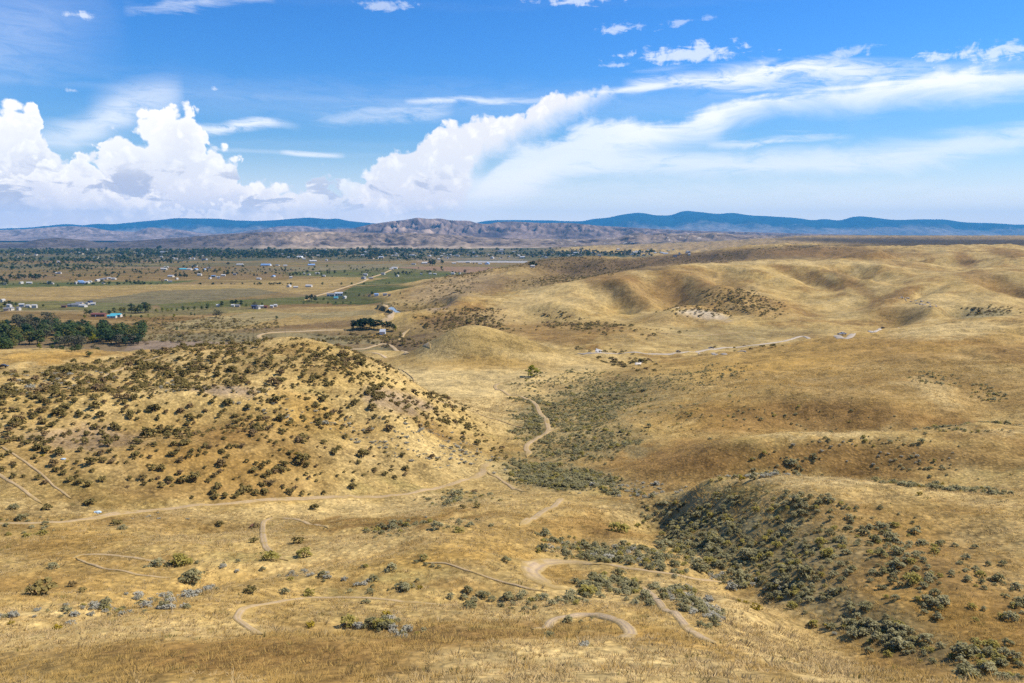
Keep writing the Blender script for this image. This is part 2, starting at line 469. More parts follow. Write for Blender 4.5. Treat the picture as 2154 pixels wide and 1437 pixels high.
Hd([(400, 400, 24), (600, 420, 22), (720, 400, 24)], 90)
# bench field left of the hill
L([(-400, 790, 330), (0, 770, 345), (100, 762, 360), (200, 754, 380), (280, 748, 400)], 70)
L([(-400, 748, 470), (0, 742, 480), (60, 734, 490), (120, 736, 495), (200, 744, 480), (300, 738, 500)], 70)
Hd([(-300, 560, 6), (100, 570, 5), (300, 570, 6), (500, 560, 8), (650, 560, 9)], 100)
# valley near
for v, us in ((742, (640, 740, 820)), (715, (-200, 0, 200, 350, 480, 600, 700, 860)), (690, (-200, 0, 150, 300, 450, 600, 740)), (665, (-200, 0, 200, 400, 600, 720)),
              (640, (-200, 0, 200, 400, 600, 760)), (610, (-200, 0, 200, 400, 600, 780)), (585, (-200, 0, 250, 500, 750, 880)), (565, (-200, 0, 300, 600, 900)), (550, (-300, 0, 400, 700, 1000))):
    for u in us:
        d = vdep(v, 1.0)
        CP.append((s_of(u, v), math.log(d), 1.0))
L([(440, 708, 760), (560, 702, 775), (680, 692, 800), (760, 676, 850)], 70)     # canal bank
L([(880, 742, 640), (960, 735, 650)], 60)
L([(700, 715, 720), (800, 712, 725), (900, 706, 735)], 60)
# hills right of the canal
L([(830, 690, 800), (880, 668, 830), (930, 655, 860), (985, 652, 880), (1040, 668, 850), (1090, 686, 800)], 50)
L([(900, 705, 740), (980, 705, 720), (1060, 708, 700), (1130, 712, 690)], 60)
# low hill beyond the road
L([(1170, 720, 650), (1230, 705, 690), (1300, 695, 715), (1350, 694, 720), (1410, 702, 715), (1460, 715, 700)], 50)
Hd([(1220, 800, 9), (1330, 820, 9), (1450, 800, 11)], 70)
# rocky bushy hill
L([(1420, 690, 780), (1520, 690, 770), (1640, 690, 780), (1750, 680, 800)], 60)
L([(1380, 668, 830), (1430, 655, 850), (1490, 655, 840), (1560, 660, 840), (1650, 668, 840)], 50)
L([(1400, 650, 900), (1450, 630, 950), (1510, 618, 980), (1560, 614, 1000), (1600, 620, 1000), (1640, 640, 960), (1700, 655, 920)], 40)
# main long ridge
L([(820, 668, 900), (880, 660, 905), (960, 648, 930), (1020, 637, 960), (1090, 627, 990), (1150, 612, 1040), (1200, 600, 1090), (1240, 591, 1120), (1330, 573, 1200), (1400, 564, 1250), (1450, 560.5, 1290), (1560, 556, 1340), (1640, 551, 1390), (1700, 548, 1420), (1800, 548, 1430), (1870, 550, 1420), (1940, 558, 1380), (1990, 567, 1320)], 40)
L([(1100, 672, 870), (1200, 655, 900), (1260, 668, 880), (1330, 672, 880)], 60)
L([(1180, 628, 980), (1250, 635, 980), (1300, 610, 1050), (1370, 640, 980), (1430, 600, 1090), (1480, 600, 1120), (1560, 585, 1180), (1640, 600, 1120), (1720, 580, 1240), (1800, 600, 1140)], 50)
L([(1680, 640, 1010), (1760, 640, 990), (1840, 645, 940)], 60)
Hd([(900, 1060, 6), (1000, 1120, 9), (1100, 1200, 14), (1200, 1330, 20), (1330, 1480, 28), (1450, 1560, 32), (1600, 1650, 34), (1750, 1700, 36), (1900, 1680, 38)], 80)
# right hand hill with the cut
L([(1760, 676, 830), (1830, 650, 880), (1880, 630, 910), (1940, 622, 900), (2000, 640, 850), (2060, 650, 820)], 50)
L([(1900, 610, 980), (1950, 595, 1030), (2010, 580, 1080), (2070, 571, 1110), (2154, 571, 1100), (2500, 566, 1080)], 60)
L([(1990, 655, 800), (2050, 666, 770), (2120, 662, 775)], 60)
L([(2060, 620, 930), (2154, 615, 940), (2154, 642, 860), (2500, 620, 860)], 80)
Hd([(2000, 1230, 44), (2154, 1240, 46), (2500, 1240, 48)], 90)
# dark bushy hills behind
L([(835, 634, 1110), (870, 613, 1230), (920, 590, 1400), (970, 579, 1500), (1030, 571, 1590), (1100, 565, 1680), (1140, 553, 1820), (1170, 545, 1930), (1250, 543, 1980), (1330, 547, 1950), (1400, 549, 1960), (1430, 545, 2020)], 40)
L([(940, 625, 1080), (1020, 612, 1180), (1090, 600, 1280), (1160, 590, 1400), (1230, 580, 1500)], 60)
L([(1080, 588, 1440), (1160, 575, 1560), (1240, 565, 1680), (1330, 562, 1700)], 60)
Hd([(860, 1420, 1), (920, 1700, 1), (1000, 1950, 1), (1100, 2200, 2), (1200, 2450, 3), (1320, 2500, 3), (1420, 2500, 8)], 60)
L([(1430, 538, 2300), (1500, 530, 2500), (1540, 524, 2650), (1600, 518, 2900), (1660, 513, 3100), (1720, 511, 3200), (1800, 514, 3100), (1850, 517, 3000)], 50)
L([(1450, 552, 1760), (1560, 543, 1860), (1680, 536, 1950), (1740, 541, 1800), (1830, 545, 1700)], 60)
L([(1600, 527, 2300), (1680, 524, 2300), (1740, 520, 2450), (1830, 526, 2200)], 60)
L([(1900, 545, 1700), (1960, 536, 1850), (2020, 530, 1900), (2080, 527, 1950), (2154, 524, 2000), (2500, 520, 2000)], 60)
L([(2000, 555, 1500), (2080, 552, 1500), (2154, 556, 1420), (2500, 550, 1400)], 70)
Hd([(1500, 3200, 10), (1600, 3600, 30), (1700, 3600, 52)], 60)
# bench on the right
L([(1640, 512, 3700), (1700, 508, 3900), (1780, 506, 4000), (1880, 508, 3900), (2000, 512, 3300), (2154, 512, 3200), (2500, 510, 3200)], 70)
L([(1700, 500, 4800), (1800, 500.5, 5200), (1950, 501, 5200), (2154, 501, 5200), (2500, 501, 5200)], 90)
L([(1640, 496, 8000), (1800, 496, 9000), (2000, 496, 9000), (2154, 496, 9000), (2600, 496, 9000)], 140)
for u in (-900, -500, -100, 300, 700, 1100, 1400):
    for d in (3000, 4200, 5600, 7500, 10000, 13500, 20000, 34000):
        if u < 1100 or d > 3500:
            Hd([(u, d, 0.0 if u < 1400 else (14 if d < 5000 else 30))])
for u in (1700, 2100, 2600):
    Hd([(u, 13000, 80), (u, 20000, 80), (u, 34000, 70)])
for v, d in ((1200, 85), (1000, 142), (820, 230), (760, 400), (660, 900), (600, 1600), (560, 2400)):
    for u in (-900,):
        CP.append((s_of(u, v), math.log(vdep(v, 1.0) if d > 500 else d), 1.0 if d > 500 else P(u, v, d)[2]))
for u, d, h in ((2900, 60, 78), (2900, 100, 66), (2900, 160, 60), (2900, 250, 58), (2900, 400, 58), (2900, 700, 40), (2900, 1000, 58), (2900, 1600, 62), (2900, 2500, 70), (2900, 4500, 82)):
    Hd([(u, d, h)])

for u in (-7300, -2400, 4500, 9400):
    for d, h in ((12, 89), (30, 84), (60, 76), (100, 68), (160, 60), (250, 54), (400, 48), (700, 36 if u > 0 else 4), (1200, 50 if u > 0 else 1), (2200, 66 if u > 0 else 1), (5000, 80 if u > 0 else 0), (15000, 80 if u > 0 else 0), (34000, 70 if u > 0 else 0)):
        Hd([(u, d, h)])
CP = np.array(CP)
# drop near-duplicates
keep = []
cell = {}
for i, (a, b, c) in enumerate(CP):
    k = (round(a / 0.006), round(b / 0.012))
    if k not in cell:
        cell[k] = i; keep.append(i)
CP = CP[keep]
C0 = 0.02


def solve_surface():
    s, t, z = CP[:, 0], CP[:, 1], CP[:, 2]
    r = np.sqrt((s[:, None] - s[None]) ** 2 + (t[:, None] - t[None]) ** 2 + C0 ** 2)
    n = len(s)
    A = np.zeros((n + 3, n + 3))
    A[:n, :n] = r + np.eye(n) * -0.0005
    A[:n, n] = 1; A[:n, n + 1] = s; A[:n, n + 2] = t
    A[n:, :n] = A[:n, n:].T
    return np.linalg.solve(A, np.concatenate([z, [0, 0, 0]]))


W = solve_surface()


def surf(s, t):
    out = np.empty(s.shape, np.float64)
    sf, tf, of = s.ravel(), t.ravel(), out.ravel()
    n = len(CP)
    cs, ct, w = CP[:, 0].astype(np.float32), CP[:, 1].astype(np.float32), W[:n].astype(np.float32)
    for i in range(0, len(sf), 8192):
        a = sf[i:i + 8192].astype(np.float32); b = tf[i:i + 8192].astype(np.float32)
        r = np.sqrt((a[:, None] - cs) ** 2 + (b[:, None] - ct) ** 2 + np.float32(C0 ** 2))
        of[i:i + 8192] = r @ w + W[n] + W[n + 1] * a + W[n + 2] * b
    return out


def axis(parts):
    r = []
    for a, b, n in parts:
        r.append(np.linspace(a, b, n, endpoint=False))
    r.append([parts[-1][1]])
    return np.concatenate(r)


S_AX = axis([(-5.0, -1.2, 30), (-1.2, -0.70, 44), (-0.70, 0.70, 760), (0.70, 1.2, 44), (1.2, 5.0, 30)])
LD = math.log
T_AX = axis([(LD(12), LD(30), 40), (LD(30), LD(600), 420), (LD(600), LD(2600), 230), (LD(2600), LD(6500), 90), (LD(6500), LD(34000), 50)])
NS, NT = len(S_AX), len(T_AX)
# half resolution evaluation, then linear refinement
Sc, Tc = S_AX[::2], T_AX[::2]
if Sc[-1] != S_AX[-1]: Sc = np.append(Sc, S_AX[-1])
if Tc[-1] != T_AX[-1]: Tc = np.append(Tc, T_AX[-1])
gs, gt = np.meshgrid(Sc, Tc)
zc = surf(gs, gt)


def refine(zc):
    z1 = np.stack([np.interp(S_AX, Sc, row) for row in zc])
    return np.stack([np.interp(T_AX, Tc, z1[:, j]) for j in range(NS)], 1)


SS, TT = np.meshgrid(S_AX, T_AX)
DD = np.exp(TT)
XX = SS * DD
ZB = refine(zc)


def screen(x, y, z):
    dz = z - CAMZ
    cp, sp = math.cos(PITCH), math.sin(PITCH)
    w = y * cp - dz * sp
    h = y * sp + dz * cp
    return PW / 2 + FPX * x / w, PH / 2 - FPX * h / w


UU, VV = screen(XX, DD, ZB)
# relief noise: small close by, spurs and rills on the far hills, nothing on the valley floor
hilly = sstep(4, 16, ZB) * sstep(560, 800, DD) * (1 - sstep(5200, 8000, DD))
near = 1 - sstep(520, 760, DD)
cone = np.exp(-(((UU - 1010) / 190) ** 2) ** 2) * sstep(430, 455, DD) * (1 - sstep(545, 580, DD))
amp_n = near * (0.42 + 0.0022 * DD) * (1 - 0.85 * cone)
nz = fbm(XX / 26, DD / 26, 5, 0.52) * amp_n * 2.0 + (ridged(XX / 34 + 3, DD / 24, 3, 0.5) - 0.3) * amp_n * 0.9
nz += fbm(XX / 7 + 40, DD / 7, 3, 0.55) * near * 0.22 * (1 - sstep(200, 400, DD))
wx = XX + 40 * fbm(XX / 160, DD / 160, 2)
nz += hilly * (ridged((wx * 0.9 - DD * 0.45) / 120, (DD * 0.9 + wx * 0.45) / 210, 4, 0.5) - 0.25) * (3.0 + 0.0040 * DD)
nz += hilly * fbm(XX / 30, DD / 40, 3) * 0.7
nz += (1 - hilly) * (1 - near) * fbm(XX / 300, DD / 300, 2) * 0.4 * (1 - sstep(3000, 5000, DD))
ZZ = ZB + nz


def height(x, y):
    """terrain height at world x, y (arrays or floats)"""
    x = np.asarray(x, float); y = np.asarray(y, float)
    yy = np.maximum(y, 12.01)
    fs = np.interp(x / yy, S_AX, np.arange(NS)); ft = np.interp(np.log(yy), T_AX, np.arange(NT))
    i = np.clip(fs.astype(int), 0, NS - 2); j = np.clip(ft.astype(int), 0, NT - 2)
    a = fs - i; b = ft - j
    return (ZZ[j, i] * (1 - a) * (1 - b) + ZZ[j, i + 1] * a * (1 - b) + ZZ[j + 1, i] * (1 - a) * b + ZZ[j + 1, i + 1] * a * b)


# visible-ground lookup: for a pixel, walk the column of terrain outwards and return the first hit
def ground_hit(u, v, dmin=14.0, dmax=16000.0):
    x, y, z = pix_dir(u, v)
    s = x / y
    d = np.exp(np.linspace(math.log(dmin), math.log(dmax), 1600))
    zr = CAMZ + z / y * d
    h = height(s * d, d)
    below = np.nonzero(zr <= h)[0]
    if len(below) == 0:
        return None
    k = max(below[0], 1)
    f0 = zr[k - 1] - h[k - 1]; f1 = zr[k] - h[k]
    t = f0 / (f0 - f1) if f0 != f1 else 0
    dd = d[k - 1] + (d[k] - d[k - 1]) * t
    return s * dd, dd, float(height(s * dd, dd))


def spur(pix, amp, w, dmin=14, dmax=6000):
    """raise (or sink) the ground along a traced line"""
    global ZZ
    h = [ground_hit(u, v, dmin, dmax) for u, v in pix]
    h = [q for q in h if q]
    if len(h) < 2: return
    dist = np.full(XX.shape, 1e9); lo = np.zeros(XX.shape)
    y0 = min(q[1] for q in h) - 4 * w; y1 = max(q[1] for q in h) + 4 * w
    rows = np.nonzero((np.exp(T_AX) > y0) & (np.exp(T_AX) < y1))[0]
    if len(rows) == 0: return
    a, b = rows[0], rows[-1] + 1
    X, Y = XX[a:b], DD[a:b]
    wx = X + w * 0.5 * fbm(X / (3 * w), Y / (3 * w), 2); wy = Y + w * 0.5 * fbm(X / (3 * w) + 9, Y / (3 * w), 2)
    best = np.full(X.shape, 1e9); along = np.zeros(X.shape)
    n = len(h) - 1
    for i in range(n):
        x0, y0_, _ = h[i]; x1, y1_, _ = h[i + 1]
        L2 = (x1 - x0) ** 2 + (y1_ - y0_) ** 2 + 1e-9
        t = np.clip(((wx - x0) * (x1 - x0) + (wy - y0_) * (y1_ - y0_)) / L2, 0, 1)
        q = np.hypot(wx - x0 - t * (x1 - x0), wy - y0_ - t * (y1_ - y0_))
        m = q < best
        best = np.where(m, q, best); along = np.where(m, (i + t) / n, along)
    ZZ[a:b] += amp * np.exp(-(best / w) ** 2) * np.sin(np.pi * np.clip(along * 0.84 + 0.08, 0, 1))


# spurs (bright) and swales (dark) of the hills, traced
for px_, A_, w_, d0_ in [
    ([(1169, 603), (1202, 613), (1235, 628), (1250, 640), (1290, 655)], 9, 26, 800), ([(1253, 596), (1279, 608), (1317, 626), (1366, 644)], 11, 26, 800), ([(1309, 584), (1325, 606), (1360, 634), (1406, 646)], 10, 24, 800),
    ([(1228, 599), (1250, 612), (1290, 632), (1320, 655)], -14, 28, 800), ([(1290, 590), (1305, 605), (1340, 625), (1370, 638)], -9, 22, 800), ([(1380, 575), (1400, 600), (1420, 630), (1430, 645)], -17, 34, 800),
    ([(1440, 572), (1470, 595), (1500, 615)], 8, 26, 900), ([(1500, 575), (1520, 595), (1560, 605)], -8, 26, 900), ([(1560, 565), (1600, 580), (1650, 595), (1700, 615)], 9, 26, 900), ([(1640, 562), (1680, 578), (1720, 595), (1760, 610)], -10, 24, 900),
    ([(1680, 560), (1730, 575), (1790, 592), (1840, 610)], 10, 24, 900), ([(1770, 560), (1800, 575), (1850, 590)], -9, 26, 900), ([(1810, 554), (1860, 568), (1900, 584)], 8, 24, 900), ([(1120, 640), (1180, 650), (1240, 662)], 6, 24, 750), ([(1090, 650), (1150, 662), (1210, 675)], -5, 22, 750),
    ([(1868, 640), (1905, 620), (1950, 604), (2010, 587)], -14, 16, 800), ([(1850, 650), (1900, 632), (1950, 615), (2020, 594)], 5, 16, 760), ([(2060, 580), (2100, 600), (2154, 622)], -18, 30, 850), ([(2000, 590), (2050, 605), (2100, 628)], 7, 28, 820), ([(1860, 662), (1890, 668), (1930, 676)], -5, 18, 720),
    ([(2010, 538), (2030, 550), (2060, 560)], -15, 70, 1250), ([(1960, 545), (2000, 556)], 9, 80, 1250), ([(2080, 535), (2110, 548), (2154, 556)], 11, 80, 1250), ([(1850, 535), (1900, 545), (1950, 552)], -14, 80, 1400), ([(1780, 530), (1830, 538), (1880, 543)], 11, 80, 1500), ([(1700, 528), (1740, 536), (1790, 543)], -14, 80, 1600),
    ([(1560, 525), (1600, 536), (1640, 545)], 11, 80, 1600), ([(1470, 536), (1510, 546)], -11, 80, 1600), ([(1160, 552), (1180, 570), (1200, 582)], -9, 40, 1200), ([(1130, 560), (1100, 575), (1080, 592)], 10, 40, 1100), ([(1330, 552), (1340, 562)], 9, 40, 1400), ([(1250, 548), (1260, 562), (1280, 574)], 9, 36, 1300),
    ([(930, 645), (945, 632), (958, 625)], -9, 16, 800), ([(970, 640), (960, 622)], 7, 18, 800), ([(1040, 612), (1060, 602)], -7, 30, 900),
    ([(1500, 640), (1530, 650), (1560, 662)], -6, 16, 760), ([(1580, 625), (1620, 640), (1660, 655)], 5, 18, 760), ([(1400, 668), (1440, 652), (1500, 640)], 5, 14, 760), ([(1270, 700), (1300, 706), (1330, 716)], 3, 12, 560),
    ([(1620, 880), (1720, 870), (1800, 880)], -2.5, 16, 200), ([(1860, 845), (1930, 830), (2010, 812)], -2.5, 14, 200), ([(1550, 820), (1650, 835), (1730, 845)], 2.0, 14, 200), ([(1890, 790), (1950, 820), (1990, 850), (1990, 880)], 2.0, 12, 200), ([(2030, 800), (2060, 850), (2040, 880)], -2.5, 12, 200),
    ([(640, 1118), (760, 1112), (860, 1098), (960, 1082), (1040, 1070)], -2.4, 5, 80), ([(300, 1118), (420, 1108), (560, 1104)], -1.5, 5, 80), ([(760, 1148), (900, 1135), (1020, 1112)], 1.8, 6, 80),
    ([(300, 1205), (420, 1212), (560, 1205), (700, 1195)], -1.6, 4, 60), ([(1290, 1090), (1330, 1110), (1390, 1140)], -1.5, 5, 80), ([(1110, 1320), (1200, 1290), (1290, 1295), (1330, 1325)], 1.0, 2.5, 40), ([(1370, 1240), (1440, 1290), (1480, 1340)], 1.2, 4, 40),
    ([(0, 1330), (200, 1280), (420, 1215), (600, 1190), (800, 1165)], -1.5, 3.5, 40), ([(200, 1330), (450, 1270), (600, 1240), (800, 1210), (950, 1180)], 1.3, 5, 40), ([(600, 1300), (760, 1312), (900, 1332)], -1.3, 3, 40),
    ([(1060, 1110), (1000, 1160), (960, 1220), (930, 1290)], 1.8, 7, 40), ([(1200, 1070), (1270, 1120), (1340, 1170), (1420, 1200)], 1.4, 6, 60), ([(1230, 1130), (1180, 1165), (1130, 1210)], -1.0, 4, 60), ([(880, 1255), (1000, 1235), (1100, 1262)], -1.2, 3.5, 40), ([(100, 1140), (250, 1155), (420, 1160), (560, 1150)], 1.2, 5, 70),
    ([(0, 1215), (150, 1225), (330, 1215)], -1.2, 4, 50), ([(1480, 1240), (1560, 1290), (1660, 1345)], 1.0, 3.5, 40), ([(1600, 1040), (1700, 1050), (1800, 1075)], 1.0, 5, 80), ([(1900, 1090), (2000, 1130), (2100, 1160)], -1.0, 5, 60), ([(1850, 1150), (1950, 1200), (2060, 1250)], 1.0, 4, 50),
    ([(0, 840), (150, 850), (300, 845), (450, 832), (600, 850), (700, 880)], 1.6, 8, 120), ([(100, 900), (250, 905), (400, 890), (520, 880)], -1.6, 7, 120), ([(740, 800), (800, 850), (860, 900), (930, 940)], 2.0, 9, 150), ([(660, 830), (720, 880), (780, 930)], -1.8, 9, 150),
]:
    spur(px_, A_, w_, d0_)


def mesh_grid(name, X, Y, Z, mat, colors=None):
    nt_, ns_ = X.shape
    co = np.stack([X, Y, Z], -1).reshape(-1, 3).astype(np.float32)
    idx = np.arange(nt_ * ns_).reshape(nt_, ns_)
    q = np.stack([idx[:-1, :-1], idx[:-1, 1:], idx[1:, 1:], idx[1:, :-1]], -1).reshape(-1, 4)
    return raw_mesh(name, co, q, mat, colors)


def raw_mesh(name, co, faces, mat, colors=None, smooth=True):
    me = bpy.data.meshes.new(name)
    nf, k = faces.shape
    me.vertices.add(len(co)); me.loops.add(nf * k); me.polygons.add(nf)
    me.vertices.foreach_set('co', np.ascontiguousarray(co, np.float32).ravel())
    me.polygons.foreach_set('loop_start', np.arange(0, nf * k, k, dtype=np.int32))
    me.loops.foreach_set('vertex_index', np.ascontiguousarray(faces, np.int32).ravel())
    me.polygons.foreach_set('use_smooth', np.full(nf, smooth))
    me.update(calc_edges=True)
    if colors is not None:
        a = me.color_attributes.new('albedo', 'FLOAT_COLOR', 'POINT')
        c4 = np.ones((len(co), 4), np.float32); c4[:, :colors.shape[-1]] = colors.reshape(len(co), -1)
        a.data.foreach_set('color', c4.ravel())
    if mat: me.materials.append(mat)
    return me


def link(name, me, parent=None, **props):
    o = bpy.data.objects.new(name, me)
    COL.objects.link(o)
    if parent: o.parent = parent
    for k, v in props.items():
        o[k] = v
    return o

# ------------------------------------------------------------------ ground colour: grass, bare soil, sage flats, farm fields and painted slope shade
PALE = np.array([0.485, 0.350, 0.142]); STRAW = np.array([0.395, 0.268, 0.088]); BROWN = np.array([0.200, 0.108, 0.030])
OCHRE = np.array([0.345, 0.200, 0.045]); SOIL = np.array([0.25, 0.180, 0.120]); SAGEG = np.array([0.195, 0.163, 0.076])
DIRT = np.array([0.455, 0.330, 0.190]); GRN = np.array([0.072, 0.086, 0.018]); DGRN = np.array([0.055, 0.070, 0.034])
CHALK = np.array([0.62, 0.54, 0.42]); DUN = np.array([0.235, 0.165, 0.095]); HEATH = np.array([0.120, 0.078, 0.036])

UU, VV = screen(XX, DD, ZZ)
N1 = fbm(XX / 60, DD / 60, 4); N2 = fbm(XX / 14 + 9, DD / 14, 4); N3 = fbm(XX / 4.5, DD / 4.5 + 31, 3)
NF = fbm(XX / 220, DD / 420 + 5, 4)
lw = np.clip(VV - 480, 6, 500)                   # size of the edge raggedness follows the distance
UW = UU + lw * 0.22 * N2 + lw * 0.10 * N3; VW = VV + lw * 0.05 * N2 + lw * 0.035 * N3
alb = np.empty(XX.shape + (3,))
alb[:] = STRAW


def lay(f, c):
    global alb
    f = np.clip(f, 0, 1)[..., None]
    alb = alb * (1 - f) + c * f


def ell(cu, cv, ru, rv, rot=0, soft=0.45, d0=0, d1=1e9):
    r = math.radians(rot)
    du, dv = UW - cu, VW - cv
    a = (du * math.cos(r) + dv * math.sin(r)) / ru; b = (-du * math.sin(r) + dv * math.cos(r)) / rv
    q = np.sqrt(a * a + b * b)
    f = 1 - sstep(1 - soft, 1 + soft, q)
    if d0 > 0 or d1 < 1e8:
        f = f * ((DD > d0) & (DD < d1))
    return f


def inpoly(pts, U=None, V=None):
    U = UW if U is None else U; V = VW if V is None else V
    c = np.zeros(U.shape, bool)
    n = len(pts)
    for i in range(n):
        x0, y0 = pts[i]; x1, y1 = pts[(i + 1) % n]
        if y0 == y1: continue
        k = ((y0 > V) != (y1 > V)) & (U < (x1 - x0) * (V - y0) / (y1 - y0) + x0)
        c ^= k
    return c


hills = sstep(3, 9, ZZ) * (DD < 6000) + (DD < 560)
hills = np.clip(hills, 0, 1)
# open grass: pale and brown drifts
lay(sstep(-0.05, 0.45, N1 + 0.5 * N2) * 0.55, PALE)
lay(sstep(0.0, 0.45, -N1 - 0.5 * N2) * 0.65, BROWN * 1.1)
lay(sstep(0.15, 0.55, fbm(XX / 35 + 77, DD / 35, 3)) * 0.5, OCHRE)
lay(sstep(0.2, 0.6, N2 * 0.7 + N3 * 0.5) * 0.35 * (DD < 420), PALE)
lay(sstep(0.25, 0.6, -N3 * 0.8 - N2 * 0.4) * 0.45 * (DD < 420), BROWN)
lay(sstep(0.12, 0.5, fbm(XX / 22 + 140, DD / 16 + 3, 4)) * 0.5 * (DD < 260), np.array([0.225, 0.185, 0.055]))
lay(sstep(0.1, 0.45, fbm(XX / 9 + 240, DD / 6 + 3, 4)) * 0.45 * (DD < 130), BROWN * 1.2)
